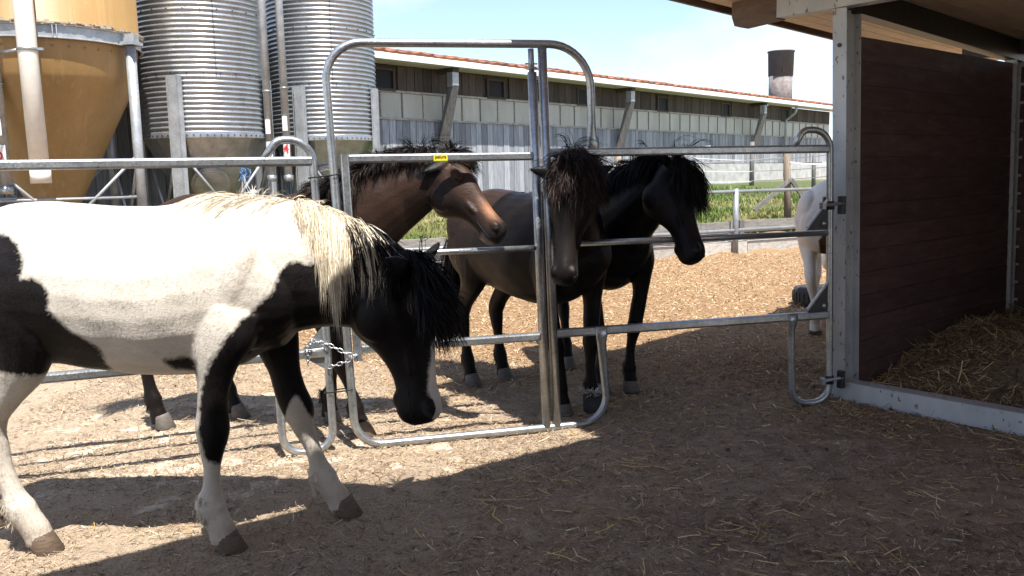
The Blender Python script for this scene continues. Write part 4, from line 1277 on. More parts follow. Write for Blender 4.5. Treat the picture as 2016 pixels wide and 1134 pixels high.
for (pa_, Ya, za, pb, Yb, zb_) in ((1222, 20.4, 1.98, 1480, 27.4, 1.78), (1480, 27.4, 1.78, 1700, 24, 1.95), (1222, 20.4, 1.62, 1480, 27.4, 1.44), (1480, 27.4, 1.45, 1700, 24, 1.6), (1230, 20.4, 1.66, 1555, 17.15, 1.72), (1222, 20.4, 2.02, 1400, 22.5, 2.12), (1555, 17.15, 1.62, 1700, 17, 1.58), (1222, 20.4, 1.35, 1480, 27.4, 1.12), (1130, 19.5, 1.62, 1222, 20.4, 1.66), (1480, 27.4, 1.15, 1700, 24, 1.35)):
    A = along(pa_, Ya); A.z = za; Bq = along(pb, Yb); Bq.z = zb_
    pts = [A.lerp(Bq, k / 8) + Vector((0, 0, -0.16 * (k / 8) * (1 - k / 8))) for k in range(9)]
    MB().sweep(pts, rrect(0.006, 0.022, 0.002, 2), n=(0.3, -1, 0)).build('tape', M['white_tape'], tp)
# old tyre by the far pony
ty = along(1614, 9.35)
tyr = thing('old_tyre', 'worn black rubber tyre lying on the chips beside the far pony', 'tyre', (ty.x, ty.y, 0))
MB().lathe(ty, [(0.16, 0.03), (0.19, 0.0), (0.235, 0.01), (0.25, 0.05), (0.25, 0.16), (0.235, 0.20), (0.19, 0.21), (0.16, 0.18), (0.16, 0.03)], 36, caps=False).build('tyre_casing', M['rubber'], tyr, True)
for i in range(30):
    a = 2 * math.pi * i / 30
    dv = Vector((math.cos(a), math.sin(a), 0)); tv = Vector((-dv.y, dv.x, 0))
    MB().box(ty + dv * 0.252 + Vector((0, 0, 0.105)), dv * 0.007, tv * 0.014, Vector((0, 0, 0.05))).build('tread_block', M['rubber'], tyr)

# ------------------------------------------------------------------ horses
def crs(rows, n):
    """Catmull-Rom resample of rows"""
    A = np.asarray(rows, float)
    d = np.r_[0, np.cumsum(np.linalg.norm(np.diff(A[:, :3], axis=0), axis=1) + 1e-6)]
    t = np.linspace(0, d[-1], n)
    out = np.zeros((n, A.shape[1]))
    m = np.gradient(A, d, axis=0)
    for i, tt in enumerate(t):
        k = min(np.searchsorted(d, tt, 'right') - 1, len(d) - 2)
        h = d[k + 1] - d[k]; s = (tt - d[k]) / h
        out[i] = (2 * s**3 - 3 * s**2 + 1) * A[k] + (s**3 - 2 * s**2 + s) * h * m[k] + (-2 * s**3 + 3 * s**2) * A[k + 1] + (s**3 - s**2) * h * m[k + 1]
    return out

def loft(mb, C, A, B, sides=22, egg=0.0):
    """rings at C with half axis vectors A (sideways) and B (up)"""
    base = len(mb.V); N = len(C)
    for c, a, b in zip(C, A, B):
        for j in range(sides):
            t = 2 * math.pi * j / sides
            ct, st = math.cos(t), math.sin(t)
            w = 1 - egg * max(0, st) ** 1.5 + 0.35 * egg * max(0, -st) * abs(ct)
            mb.V.append(tuple(np.asarray(c) + np.asarray(a) * ct * w + np.asarray(b) * st))
    for i in range(N - 1):
        for j in range(sides):
            k = (j + 1) % sides
            mb.F.append((base + i * sides + j, base + i * sides + k, base + (i + 1) * sides + k, base + (i + 1) * sides + j))
    mb.F.append(tuple(base + j for j in range(sides))[::-1])
    mb.F.append(tuple(base + (N - 1) * sides + j for j in range(sides)))

def nrm(v):
    v = np.asarray(v, float)
    return v / (np.linalg.norm(v) + 1e-12)

def ell(mb, c, ax, ay, az, k=12):
    C, A, B = [], [], []
    for t in np.linspace(-1.45, 1.45, k):
        C.append(np.asarray(c) + np.asarray(ax) * math.sin(t)); A.append(np.asarray(ay) * math.cos(t)); B.append(np.asarray(az) * math.cos(t))
    loft(mb, C, A, B, 16)

BODY = [  # x, z top, z bottom, half width
    (-.86, 1.06, .95, .05), (-.835, 1.17, .85, .14), (-.76, 1.295, .76, .215), (-.62, 1.385, .73, .262), (-.45, 1.412, .725, .275),
    (-.30, 1.402, .705, .275), (-.10, 1.385, .675, .288), (.08, 1.388, .665, .285), (.22, 1.412, .675, .255), (.33, 1.412, .70, .225),
    (.44, 1.36, .755, .205), (.53, 1.25, .82, .185), (.585, 1.14, .90, .14), (.61, 1.06, .96, .06)]

def front_leg(fx, fy, sy, bend=0.0, top=.36):
    rows = []
    for (z, k, rx, ry, yy) in ((1.02, 0, .115, .075, .17), (.90, 0, .115, .085, .175), (.79, .03, .088, .068, .175), (.70, .10, .068, .055, .17), (.60, .25, .055, .048, 1), (.50, .42, .044, .042, 1),
                               (.43, .52, .051, .046, 1), (.37, .60, .034, .034, 1), (.27, .74, .026, .026, 1), (.205, .84, .033, .031, 1), (.165, .90, .047, .040, 1), (.12, .94, .037, .036, 1), (.075, .98, .044, .041, 1), (.035, 1.0, .046, .044, 1)):
        x = top + (fx - .02 - top) * k
        if z <= .17: x += {.165: -.012, .12: -.004, .075: .004, .035: .006}[z]
        y = sy * yy if yy < 1 else sy * .165 + (fy - sy * .165) * min(1, max(0, (0.66 - z) / .4))
        rows.append((x + bend * math.exp(-((z - .43) / .14) ** 2), y, z, rx, ry))
    return rows

def hind_leg(fx, fy, sy):
    rows = []
    for (z, dx, rx, ry, yy) in ((1.18, -.42, .17, .11, .12), (1.02, -.50, .20, .125, .145), (.88, -.50, .165, .11, .16), (.77, -.52, .115, .085, .16), (.66, -.60, .076, .058, 1), (.57, -.67, .058, .048, 1), (.51, -.70, .057, .044, 1),
                                (.44, -.685, .044, .039, 1), (.34, -.67, .031, .029, 1), (.24, -.655, .034, .032, 1), (.175, -.645, .049, .041, 1), (.125, -.625, .038, .037, 1), (.08, -.612, .044, .042, 1), (.035, -.605, .046, .044, 1)):
        k = min(1, max(0, (.95 - z) / .55))
        x = dx + (fx - .02 + .60) * k
        y = sy * yy if yy < 1 else sy * .15 + (fy - sy * .15) * min(1, max(0, (0.7 - z) / .45))
        rows.append((x, y, z, rx, ry))
    return rows

def add_leg(mb, rows):
    R_ = crs(rows, 44)
    C = R_[:, :3]
    T = np.gradient(C, axis=0)
    A, B = [], []
    for t, r in zip(T, R_):
        t = nrm(t)
        b = nrm(np.cross(t, (0, 1, 0)))
        g_ = 1.0 + 0.17 * min(1, max(0, (.66 - r[2]) / .12)); A.append(np.array((0, 1, 0)) * r[4] * g_); B.append(b * r[3] * g_)
    loft(mb, C, A, B, 16)

HEAD = [  # t, dorsal, ventral, half width     (length 0.60)
    (-.045, .035, .035, .045), (-.02, .062, .07, .066), (.03, .082, .11, .088), (.09, .095, .155, .102), (.155, .098, .186, .106), (.20, .092, .184, .098), (.25, .082, .160, .084), (.30, .073, .124, .068),
    (.35, .065, .100, .057), (.40, .060, .087, .051), (.45, .057, .083, .051), (.495, .059, .088, .056), (.53, .060, .091, .060), (.56, .056, .088, .058), (.585, .046, .076, .050), (.605, .022, .052, .030)]

def make_hoof(root, fx, fy, mat, yaw=0.0, s=1.0, name='hoof'):
    V, F = [], []
    k = 18
    rings = [(-.022, .078, .047, .046, .012), (-.020, .070, .051, .049, .010), (.004, .004, .069, .060, 0), (.004, .0, .067, .058, 0)]
    for (ox, z, a, b_, slope) in rings:
        for j in range(k):
            t = 2 * math.pi * j / k
            x = math.cos(t); y = math.sin(t)
            xx = a * x * (0.72 if x < 0 else 1.0)
            zz_ = z + slope * x * 1.2
            X_ = (ox + xx) * s; Y_ = b_ * y * s
            V.append((fx + X_ * math.cos(yaw) - Y_ * math.sin(yaw), fy + X_ * math.sin(yaw) + Y_ * math.cos(yaw), max(zz_ * s, 0.0) + 0.004))
    for i in range(3):
        for j in range(k):
            j2 = (j + 1) % k
            F.append((i * k + j, (i + 1) * k + j, (i + 1) * k + j2, i * k + j2))
    F.append(tuple(range(k))); F.append(tuple(range(3 * k, 4 * k))[::-1])
    return mk(name, V, F, mat, root, True, local=True)

def coat_mat(name, dark, edge=0.007, rough=0.55):
    m, nt, b = new_mat(name)
    ca = nd(nt, 'ShaderNodeAttribute', attribute_name='col')
    pa_ = nd(nt, 'ShaderNodeAttribute', attribute_name='patch')
    v = pos(nt, (1, 1, 1), kind='obj')
    vs_ = pos(nt, (60, 120, 240), kind='obj')
    nf = noise(nt, v, 38, 4, 0.65)
    hair = noise(nt, pos(nt, (60, 90, 170), kind='obj'), 1.0, 4, 0.7, 0.6)
    blot = noise(nt, v, 5, 4)
    tuft = noise(nt, pos(nt, (9, 16, 26), kind='obj'), 1.6, 5, 0.65, 0.8)
    val = mth(nt, 'ADD', pa_.outputs['Fac'], mth(nt, 'MULTIPLY', mth(nt, 'SUBTRACT', nf, 0.5), 0.035))
    fac = ramp(nt, mth(nt, 'ADD', mth(nt, 'MULTIPLY', val, 0.5 / edge / 2), 0.5), [(0.15, 0.0), (0.85, 1.0)])
    dk = ramp(nt, blot, [(0.3, tuple(x * 0.6 for x in dark)), (0.75, tuple(x * 1.5 for x in dark))])
    c = mix(nt, fac, ca.outputs['Color'], dk)
    c = mix(nt, 0.8, c, ramp(nt, hair, [(0.25, 0.86), (0.75, 1.10)]), 'MULTIPLY')
    c = mix(nt, 0.7, c, ramp(nt, tuft, [(0.3, 0.90), (0.7, 1.06)]), 'MULTIPLY')
    c = mix(nt, 0.6, c, ramp(nt, blot, [(0.3, 0.80), (0.7, 1.12)]), 'MULTIPLY')
    setc(nt, b, c, rough, 0, 0.16)
    bump(nt, b, mth(nt, 'ADD', mth(nt, 'ADD', hair, mth(nt, 'MULTIPLY', nf, 0.6)), mth(nt, 'MULTIPLY', tuft, 1.2)), 0.25, 0.007)
    return m

hm_, nt, b = new_mat('horse_hair')
a_ = nd(nt, 'ShaderNodeAttribute', attribute_name='col')
setc(nt, b, a_.outputs['Color'], 0.5, 0, 0.16)
M['hair'] = hm_
fm_, nt, b = new_mat('coat_hair')
a_ = nd(nt, 'ShaderNodeAttribute', attribute_name='col')
setc(nt, b, a_.outputs['Color'], 0.6, 0, 0.08)
M['fur'] = fm_
def hoof_mat(name, c1, c2):
    m, nt, b = new_mat(name)
    n_ = noise(nt, pos(nt, (1, 1, 7), kind='pos'), 22, 6, 0.75)
    setc(nt, b, ramp(nt, n_, [(0.3, c1), (0.7, c2)]), 0.6)
    bump(nt, b, n_, 0.4, 0.006)
    return m
M['hoof_brown'] = hoof_mat('brown_hoof', (0.060, 0.042, 0.030), (0.20, 0.140, 0.095))
M['hoof_grey'] = hoof_mat('grey_hoof', (0.06, 0.052, 0.045), (0.19, 0.165, 0.14))
M['eye'] = simple('horse_eye', (0.012, 0.007, 0.004), 0.06, bstr=0.0, var=0.0)
M['eyelid'] = simple('eyelid_skin', (0.016, 0.012, 0.011), 0.55)
M['nostril'] = simple('nostril_dark', (0.006, 0.005, 0.005), 0.8, bstr=0.0)

class Horse:
    def __init__(s, name, label, loc, head_deg, scale=1.0, group=None):
        s.loc = np.array((loc[0], loc[1], 0.0)); s.h = rad(head_deg); s.sc = scale
        s.root = thing(name, label, 'horse', (loc[0], loc[1], 0), s.h)
        if group: s.root['group'] = group
        c, sn = math.cos(s.h), math.sin(s.h)
        s.Rt = np.array(((c, sn, 0), (-sn, c, 0), (0, 0, 1.0)))
        s.mb = MB()
    def L(s, p):
        return s.Rt @ (np.asarray(p, float) - s.loc)
    def D(s, d):
        return s.Rt @ np.asarray(d, float)
    def torso(s, rows=BODY, egg=0.22):
        A_ = np.asarray(rows, float)
        st = crs(np.c_[A_[:, 0], A_[:, 0] * 0, A_[:, 0] * 0, A_[:, 1:]], 46)
        C = [(r[0], 0, (r[3] + r[4]) / 2) for r in st]
        loft(s.mb, C, [(0, r[5], 0) for r in st], [(0, 0, (r[3] - r[4]) / 2) for r in st], 28, egg)
        # shoulders, buttocks, thighs
        for sg in (-1, 1):
            ell(s.mb, (.34, sg * .155, 1.05), (.10, 0, .20), (0, .075, 0), (-.085, 0, .05))
            ell(s.mb, (-.60, sg * .15, 1.10), (.19, 0, -.10), (0, .115, 0), (.08, 0, .17))
            ell(s.mb, (.44, sg * .10, .93), (.06, 0, .12), (0, .085, 0), (-.07, 0, .03))
    def legs(s, F, H, hoofm=None, fb=(0, 0), custom=None):
        hoofm = hoofm or [M['hoof_grey']] * 4
        s.feet = []
        i = 0
        for k, f in enumerate(F):
            rows = front_leg(f[0], f[1], -1 if k == 0 else 1, fb[k]) if len(f) < 3 else f[2]
            add_leg(s.mb, rows); s.feet.append((f[0], f[1], hoofm[i])); i += 1
        for k, f in enumerate(H):
            rows = hind_leg(f[0], f[1], -1 if k == 0 else 1) if len(f) < 3 else f[2]
            add_leg(s.mb, rows); s.feet.append((f[0], f[1], hoofm[i])); i += 1
    def neck(s, rows):
        """rows local (x,y,z,half height,half width)"""
        R_ = crs(rows, 26)
        s.nk = R_
        C = R_[:, :3]; T = np.gradient(C, axis=0)
        s.nkN = []
        A, B = [], []
        for t, r in zip(T, R_):
            t = nrm(t); sd_ = nrm(np.cross((0, 0, 1), t)); n_ = np.cross(t, sd_)
            A.append(sd_ * r[4]); B.append(n_ * r[3]); s.nkN.append(n_)
        s.nkS = [nrm(a) for a in A]
        loft(s.mb, C, A, B, 22, 0.28)
    def head(s, poll, h, n, size=1.0, ears=((-1, 1.0), (1, 1.0)), ear_dirs=None, wide=1.0, deep=1.0):
        h = nrm(h); n = np.asarray(n, float); n = nrm(n - h * (n @ h)); sd_ = np.cross(n, h) * 1.0
        s.hp, s.hh, s.hn, s.hs, s.hsz = np.asarray(poll, float), h, n, sd_, size
        k = size
        st = crs([(r[0], 0, 0, r[1], r[2], r[3]) for r in HEAD], 34)
        C = [s.hp + h * r[0] * k + n * (r[3] - r[4]) / 2 * k * deep for r in st]
        loft(s.mb, C, [sd_ * r[5] * k * wide for r in st], [n * (r[3] + r[4]) / 2 * k * deep for r in st], 24, 0.25)
        P = lambda t, d, l: s.hp + (h * t + n * d * deep + sd_ * l * wide) * k
        for sg in (-1, 1):
            ell(s.mb, P(.155, -.085, sg * .064), h * .105 * k, sd_ * .052 * k, n * .090 * k)      # cheek
            ell(s.mb, P(.145, .055, sg * .078), h * .052 * k, sd_ * .030 * k, n * .024 * k)       # brow
            ell(s.mb, P(.30, -.008, sg * .058), h * .10 * k, sd_ * .012 * k, n * .014 * k)        # facial crest
            ell(s.mb, P(.54, .022, sg * .042), h * .040 * k, sd_ * .024 * k, n * .030 * k)       # nostril wing
        ell(s.mb, P(.56, -.052, 0), h * .040 * k, sd_ * .038 * k, n * .026 * k)                   # lower lip
        ell(s.mb, P(.50, -.082, 0), h * .035 * k, sd_ * .030 * k, n * .018 * k)                   # chin
        # ears
        s.ear_tips = []
        for i, sg in enumerate((-1, 1)):
            d = nrm(ear_dirs[i]) if ear_dirs is not None else nrm(-h * 0.8 + n * 0.55 + sd_ * sg * 0.35)
            b0 = P(.015, .045, sg * .060)
            face = nrm(np.cross(d, np.cross(n * 0.6 + sd_ * sg * 0.8, d)))
            acr = np.cross(d, face)
            rows = [(-.02, .026, .022), (.02, .035, .022), (.06, .040, .019), (.105, .033, .016), (.145, .018, .012), (.170, .005, .007)]
            C = [b0 + d * r[0] * k for r in rows]
            loft(s.mb, C, [acr * r[1] * k for r in rows], [face * r[2] * k for r in rows], 14)
            s.ear_tips.append((b0, d, face, acr))
    def finish(s, coat, patch=None, dark=(0.012, 0.010, 0.010), voxel=0.0085, smooth=3, rough=0.55, eye=True):
        s.dark = dark
        me = bpy.data.meshes.new('tmp')
        me.from_pydata(s.mb.V, [], s.mb.F); me.update()
        bm = bmesh.new(); bm.from_mesh(me); bmesh.ops.recalc_face_normals(bm, faces=bm.faces); bm.to_mesh(me); bm.free()
        tmp = bpy.data.objects.new('tmp', me); COL.objects.link(tmp)
        md = tmp.modifiers.new('r', 'REMESH'); md.mode = 'VOXEL'; md.voxel_size = voxel
        ms = tmp.modifiers.new('s', 'SMOOTH'); ms.factor = 0.5; ms.iterations = smooth
        dg = bpy.context.evaluated_depsgraph_get()
        out = bpy.data.meshes.new_from_object(tmp.evaluated_get(dg))
        bpy.data.objects.remove(tmp); bpy.data.meshes.remove(me)
        out.name = 'body'
        n = len(out.vertices)
        co = np.zeros(n * 3); out.vertices.foreach_get('co', co); co = co.reshape(-1, 3)
        if s.sc != 1.0:
            pass
        no = np.zeros(n * 3); out.vertices.foreach_get('normal', no); no = no.reshape(-1, 3)
        s.co = co
        # loose hair-coat unevenness
        w = 0.0018 * np.sin(co[:, 0] * 31 + 5 * co[:, 2]) * np.sin(co[:, 2] * 27) 
        co = co + no * w[:, None]
        out.vertices.foreach_set('co', co.ravel())
        out.polygons.foreach_set('use_smooth', [True] * len(out.polygons))
        colr = coat(s, co, no)
        for (b0, d_, fc_, ac_) in s.ear_tips:
            rel = co - b0; t_ = rel @ d_
            rr_ = np.linalg.norm(rel - t_[:, None] * d_, axis=1)
            w_ = (np.clip((t_ - .025) / .04, 0, 1) * (rr_ < .055) * (t_ < .20))[:, None]
            colr = colr * (1 - w_) + np.array((.007, .006, .006)) * w_
        at_ = out.color_attributes.new('col', 'FLOAT_COLOR', 'POINT')
        at_.data.foreach_set('color', np.concatenate([colr, np.ones((n, 1))], 1).ravel())
        pa_ = out.attributes.new('patch', 'FLOAT', 'POINT')
        pa_.data.foreach_set('value', (patch(s, co, no) if patch else np.full(n, -1.0)))
        out.materials.clear()
        out.materials.append(coat_mat(s.root.name + '_coat', dark, rough=rough))
        out.update()
        o = bpy.data.objects.new('body', out); COL.objects.link(o); o.parent = s.root
        s.body = o
        s.bvh = BVHTree.FromPolygons([tuple(c) for c in co], [tuple(p.vertices) for p in out.polygons])
        for (fx, fy, hm) in s.feet:
            make_hoof(s.root, fx, fy, hm)
        if eye:
            k = s.hsz
            for sg in (-1, 1):
                c = s.hp + (s.hh * .148 + s.hn * .040 + s.hs * sg * .10) * k
                q, nn, _, _ = s.bvh.find_nearest(Vector(c))
                nn = np.array(nn); q = np.array(q) - nn * .0125 * k
                V, F = [], []
                mb = MB(); ell(mb, q, nn * .018 * k, nrm(s.hh - nn * (s.hh @ nn)) * .019 * k, nrm(np.cross(nn, s.hh)) * .015 * k)
                mb.build('eye', M['eye'], s.root, True, local=True)
                # eyelid rims
                for dd_, rr in ((1, 1), (-1, 0.9)):
                    tv = nrm(s.hh - nn * (s.hh @ nn)); bv = nrm(np.cross(nn, tv)); bv = bv if bv @ s.hn > 0 else -bv
                    pts = []
                    for a in np.linspace(-1.25, 1.25, 9):
                        pts.append(Vector(q + nn * (.0125 + .004 * math.cos(a)) * k + tv * .023 * math.sin(a) * k + bv * dd_ * .0125 * rr * math.cos(a) * k))
                    MB().tube(pts, [.003 * k + .003 * k * math.cos(a) for a in np.linspace(-1.25, 1.25, 9)], 6).build('eyelid', M['eyelid'], s.root, True, local=True)
                c = s.hp + (s.hh * .562 + s.hn * .022 + s.hs * sg * .07) * k
                q, nn, _, _ = s.bvh.find_nearest(Vector(c))
                nn = np.array(nn); q = np.array(q) - nn * .003
                tv = nrm(s.hh * .7 + s.hn * .7); tv = nrm(tv - nn * (tv @ nn))
                mb = MB(); ell(mb, q, nn * .0045 * k, tv * .023 * k, nrm(np.cross(nn, tv)) * .013 * k)
                mb.build('nostril', M['nostril'], s.root, True, local=True)
            # mouth line
            pts = []
            for sg, ts in ((-1, np.linspace(.44, .60, 7)), (1, np.linspace(.60, .44, 7))):
                for t in ts:
                    c = s.hp + (s.hh * t + s.hn * (-.042 + .0 * t) + s.hs * sg * .08 * (1 if t < .59 else .35)) * k
                    q, nn, _, _ = s.bvh.find_nearest(Vector(c))
                    pts.append(q + nn * 0.0005)
            MB().tube(pts, 0.0028 * k, 5).build('mouth_line', M['nostril'], s.root, True, local=True)
        return o
    def fur(s, n, length=0.016, width=0.0014, mask=None):
        """short lying coat hair over the whole body, coloured like the coat under it"""
        me = s.body.data
        nv = len(me.vertices)
        co = np.zeros(nv * 3); me.vertices.foreach_get('co', co); co = co.reshape(-1, 3)
        no = np.zeros(nv * 3); me.vertices.foreach_get('normal', no); no = no.reshape(-1, 3)
        col = np.zeros(nv * 4); me.color_attributes['col'].data.foreach_get('color', col); col = col.reshape(-1, 4)[:, :3]
        pt = np.zeros(nv); me.attributes['patch'].data.foreach_get('value', pt)
        i = RNG.integers(0, nv, n)
        jit = RNG.normal(0, .005, (n, 3))
        N_ = no[i]; P = co[i] + jit - N_ * np.sum(jit * N_, 1, keepdims=True)
        x, z = P[:, 0], P[:, 2]
        f = np.tile(np.array((-.72, 0, -.62)), (n, 1))
        f[z < .68] = (-.15, 0, -1)
        f[(x < -.3) & (z > .7)] = (-.45, 0, -.85)
        d = P - s.hp; hd = np.linalg.norm(d, axis=1) < .68
        hd &= (d @ s.hh) > .02
        f[hd] = -s.hh * .3 - s.hn * .8
        f = f + RNG.normal(0, .22, (n, 3)) + 0.35 * np.stack([np.sin(P[:, 2] * 23 + P[:, 0] * 9), np.sin(P[:, 0] * 17), np.sin(P[:, 0] * 21 - P[:, 2] * 13)], 1) * .5
        f = nrm_rows(f - N_ * np.sum(f * N_, 1, keepdims=True))
        f = nrm_rows(f + N_ * RNG.uniform(.02, .14, (n, 1)))
        L_ = length * RNG.uniform(.5, 1.2, n) * np.where(hd, .5, 1.0)
        S = nrm_rows(np.cross(f, N_)) * (width * RNG.uniform(.6, 1.2, n))[:, None] / 2
        V = np.stack([P - S - N_ * .001, P + S - N_ * .001, P + f * L_[:, None]], 1).reshape(-1, 3)
        dk = s.dark
        c = np.where((pt[i] + RNG.normal(0, .004, n) > 0)[:, None], np.array(dk)[None] * 1.2, col[i]) * RNG.uniform(.84, 1.12, (n, 1))
        o = mk('coat_hair', V, np.arange(3 * n).reshape(-1, 3).tolist(), M['fur'], s.root, True, local=True)
        o['kind'] = 'stuff'
        at_ = o.data.color_attributes.new('col', 'FLOAT_COLOR', 'POINT')
        at_.data.foreach_set('color', np.repeat(np.concatenate([c, np.ones((n, 1))], 1), 3, 0).ravel())
        me2 = o.data
        nn = np.repeat(nrm_rows(N_ + f * .25), 3, 0)
        me2.normals_split_custom_set_from_vertices(nn.tolist())
    def strands(s, name, roots, dirs, length, width, cols, K=10, grav=0.22, wild=0.06, clump=12, off=(0.004, 0.02), cwild=0.10, curl=0.0, kids=7, spread=(0.006, 0.012)):
        roots = np.asarray(roots, float); n = len(roots)
        d = np.array([nrm(x) for x in dirs]); length = np.broadcast_to(length, (n,)) * RNG.uniform(.75, 1.1, n)
        width = np.broadcast_to(width, (n,)); cols = np.broadcast_to(cols, (n, 3)) * RNG.uniform(.7, 1.3, (n, 1))
        cl = np.arange(n) // clump
        ncl = cl.max() + 1
        cw = RNG.normal(0, 1, (ncl, K, 3)) * cwild
        # smooth clump wander
        for _ in range(2):
            cw[:, 1:-1] = (cw[:, :-2] + cw[:, 1:-1] * 2 + cw[:, 2:]) / 4
        offs = RNG.uniform(*off, n)
        P = np.zeros((n, K, 3)); P[:, 0] = roots
        for i in range(n):
            p = roots[i]; dd = d[i]; st = length[i] / (K - 1)
            ph = RNG.uniform(0, 6.28)
            for k in range(1, K):
                dd = nrm(dd + np.array((0, 0, -grav)) + cw[cl[i], k] + RNG.normal(0, wild, 3) + (curl * np.array((math.cos(ph + k * 1.3), math.sin(ph + k * 1.3), 0)) if curl else 0))
                q = p + dd * st
                hit, nn, _, dist = s.bvh.find_nearest(Vector(q))
                if hit is not None:
                    hv = np.array(hit); nv = np.array(nn)
                    ofk = offs[i] * min(1.0, k / 4.0)
                    if (q - hv) @ nv < ofk:
                        q = hv + nv * ofk
                        vn = dd @ nv
                        if vn < 0:
                            dd = nrm(dd - nv * vn * 0.9)
                P[i, k] = q; p = q
        # children follow their guide
        if kids > 1:
            gi = np.repeat(np.arange(n), kids)
            n = len(gi)
            tq = np.linspace(0, 1, K)[None, :, None]
            j0 = RNG.normal(0, 1, (n, 1, 3)) * np.array(spread[0]); j1 = RNG.normal(0, 1, (n, 1, 3)) * np.array(spread[1])
            wv = RNG.normal(0, 1, (n, K, 3)) * spread[1] * 0.18
            cut = RNG.uniform(.7, 1.08, n)
            # shorten some children along the guide
            tk = np.linspace(0, 1, K)[None] * np.minimum(cut, 1.0)[:, None] * (K - 1)
            k0 = np.clip(tk.astype(int), 0, K - 2); fr = (tk - k0)[..., None]
            Pg = P[gi]
            P = np.take_along_axis(Pg, k0[..., None].repeat(3, 2), 1) * (1 - fr) + np.take_along_axis(Pg, (k0 + 1)[..., None].repeat(3, 2), 1) * fr
            P = P + j0 * (1 - tq) + j1 * tq + wv * tq
            width = width[gi]; cols = cols[gi] * RNG.uniform(.75, 1.25, (n, 1))
        T = np.gradient(P, axis=1)
        T /= np.linalg.norm(T, axis=2, keepdims=True) + 1e-9
        r = RNG.normal(0, 1, (n, 1, 3))
        S = np.cross(T, np.broadcast_to(r, T.shape)); S /= np.linalg.norm(S, axis=2, keepdims=True) + 1e-9
        tt = np.linspace(0, 1, K)
        W = width[:, None] * (0.55 + 0.45 * np.sin(np.pi * np.minimum(tt * 1.3, 1) * .5)) * np.clip((1 - tt) * 3.2, 0.08, 1)
        Vv = np.stack([P - S * W[..., None] / 2, P + S * W[..., None] / 2], 2)      # n,K,2,3
        V = Vv.reshape(-1, 3)
        idx = (np.arange(n)[:, None] * K + np.arange(K - 1)[None]) * 2
        F = np.stack([idx, idx + 1, idx + 3, idx + 2], -1).reshape(-1, 4)
        o = mk(name, V, F.tolist(), M['hair'], s.root, True, local=True)
        cc = np.repeat(np.concatenate([cols, np.ones((n, 1))], 1), K * 2, 0)
        at_ = o.data.color_attributes.new('col', 'FLOAT_COLOR', 'POINT')
        at_.data.foreach_set('color', cc.ravel())
        return o
    def crest(s, n, lo=0.0, hi=1.0, spread=0.02):
        """random points on the neck crest with frames"""
        u = np.sort(RNG.uniform(lo, hi, n)) * (len(s.nk) - 1)
        i = np.clip(u.astype(int), 0, len(s.nk) - 2); f = (u - i)[:, None]
        c = s.nk[i, :3] * (1 - f) + s.nk[i + 1, :3] * f
        hh = s.nk[i, 3] * (1 - f[:, 0]) + s.nk[i + 1, 3] * f[:, 0]
        N_ = np.array(s.nkN)[i]; S_ = np.array(s.nkS)[i]
        T_ = nrm_rows(np.cross(N_, S_)) * -1
        return c + N_ * (hh * 0.97)[:, None] + S_ * RNG.normal(0, spread, n)[:, None], N_, S_, u / (len(s.nk) - 1)
    def forelock_roots(s, n, tr=(-.03, .07), wd=.05):
        t = RNG.uniform(*tr, n); l = RNG.normal(0, wd, n).clip(-.075, .075)
        return s.hp + (s.hh[None] * t[:, None] + s.hn[None] * .075 + s.hs[None] * l[:, None]) * s.hsz, l
def nrm_rows(a):
    return a / (np.linalg.norm(a, axis=1, keepdims=True) + 1e-9)

def poly_sd(px, pz, poly):
    """signed distance (positive inside) to a polygon in the side view"""
    P = np.asarray(poly, float); Q = np.roll(P, -1, 0)
    d = np.full(len(px), 9.0); ins = np.zeros(len(px), bool)
    for a, b_ in zip(P, Q):
        e = b_ - a; w0 = px - a[0]; w1 = pz - a[1]
        t = np.clip((w0 * e[0] + w1 * e[1]) / (e @ e), 0, 1)
        d = np.minimum(d, np.hypot(w0 - e[0] * t, w1 - e[1] * t))
        c1 = (a[1] > pz) != (b_[1] > pz)
        xs = a[0] + (pz - a[1]) / (b_[1] - a[1] + 1e-12) * e[0]
        ins ^= c1 & (px < xs)
    return np.where(ins, d, -d)

# ---- the pinto in front -------------------------------------------------------
H = Horse('pinto_pony', 'white and black pinto pony with lowered head and cream mane, walking before the gate', (-1.45, 3.50), 0)
PB = [(r[0], r[1] + (.012 if r[0] > .1 else .004), r[2] + (.03 if -.5 < r[0] < .45 else 0), r[3]) for r in BODY]
H.torso(PB)
nf = [(.36, -.165, .99, .12, .075), (.33, -.175, .90, .12, .08), (.285, -.178, .79, .092, .068), (.27, -.175, .69, .066, .056), (.255, -.17, .58, .055, .048), (.250, -.17, .49, .056, .050), (.240, -.17, .415, .040, .040), (.237, -.17, .34, .028, .029), (.230, -.17, .255, .032, .032), (.220, -.17, .19, .054, .046), (.243, -.17, .13, .044, .041), (.262, -.17, .085, .046, .043), (.27, -.17, .04, .046, .043)]
ff = [(.40, .165, .99, .12, .075), (.41, .175, .90, .12, .08), (.43, .178, .78, .095, .068), (.45, .175, .69, .074, .058), (.48, .17, .56, .060, .05), (.508, .17, .48, .058, .050), (.525, .17, .415, .043, .042), (.553, .17, .33, .031, .030), (.580, .17, .245, .034, .033), (.598, .17, .18, .054, .046), (.635, .17, .12, .044, .041), (.662, .17, .085, .045, .042), (.675, .17, .04, .046, .043)]
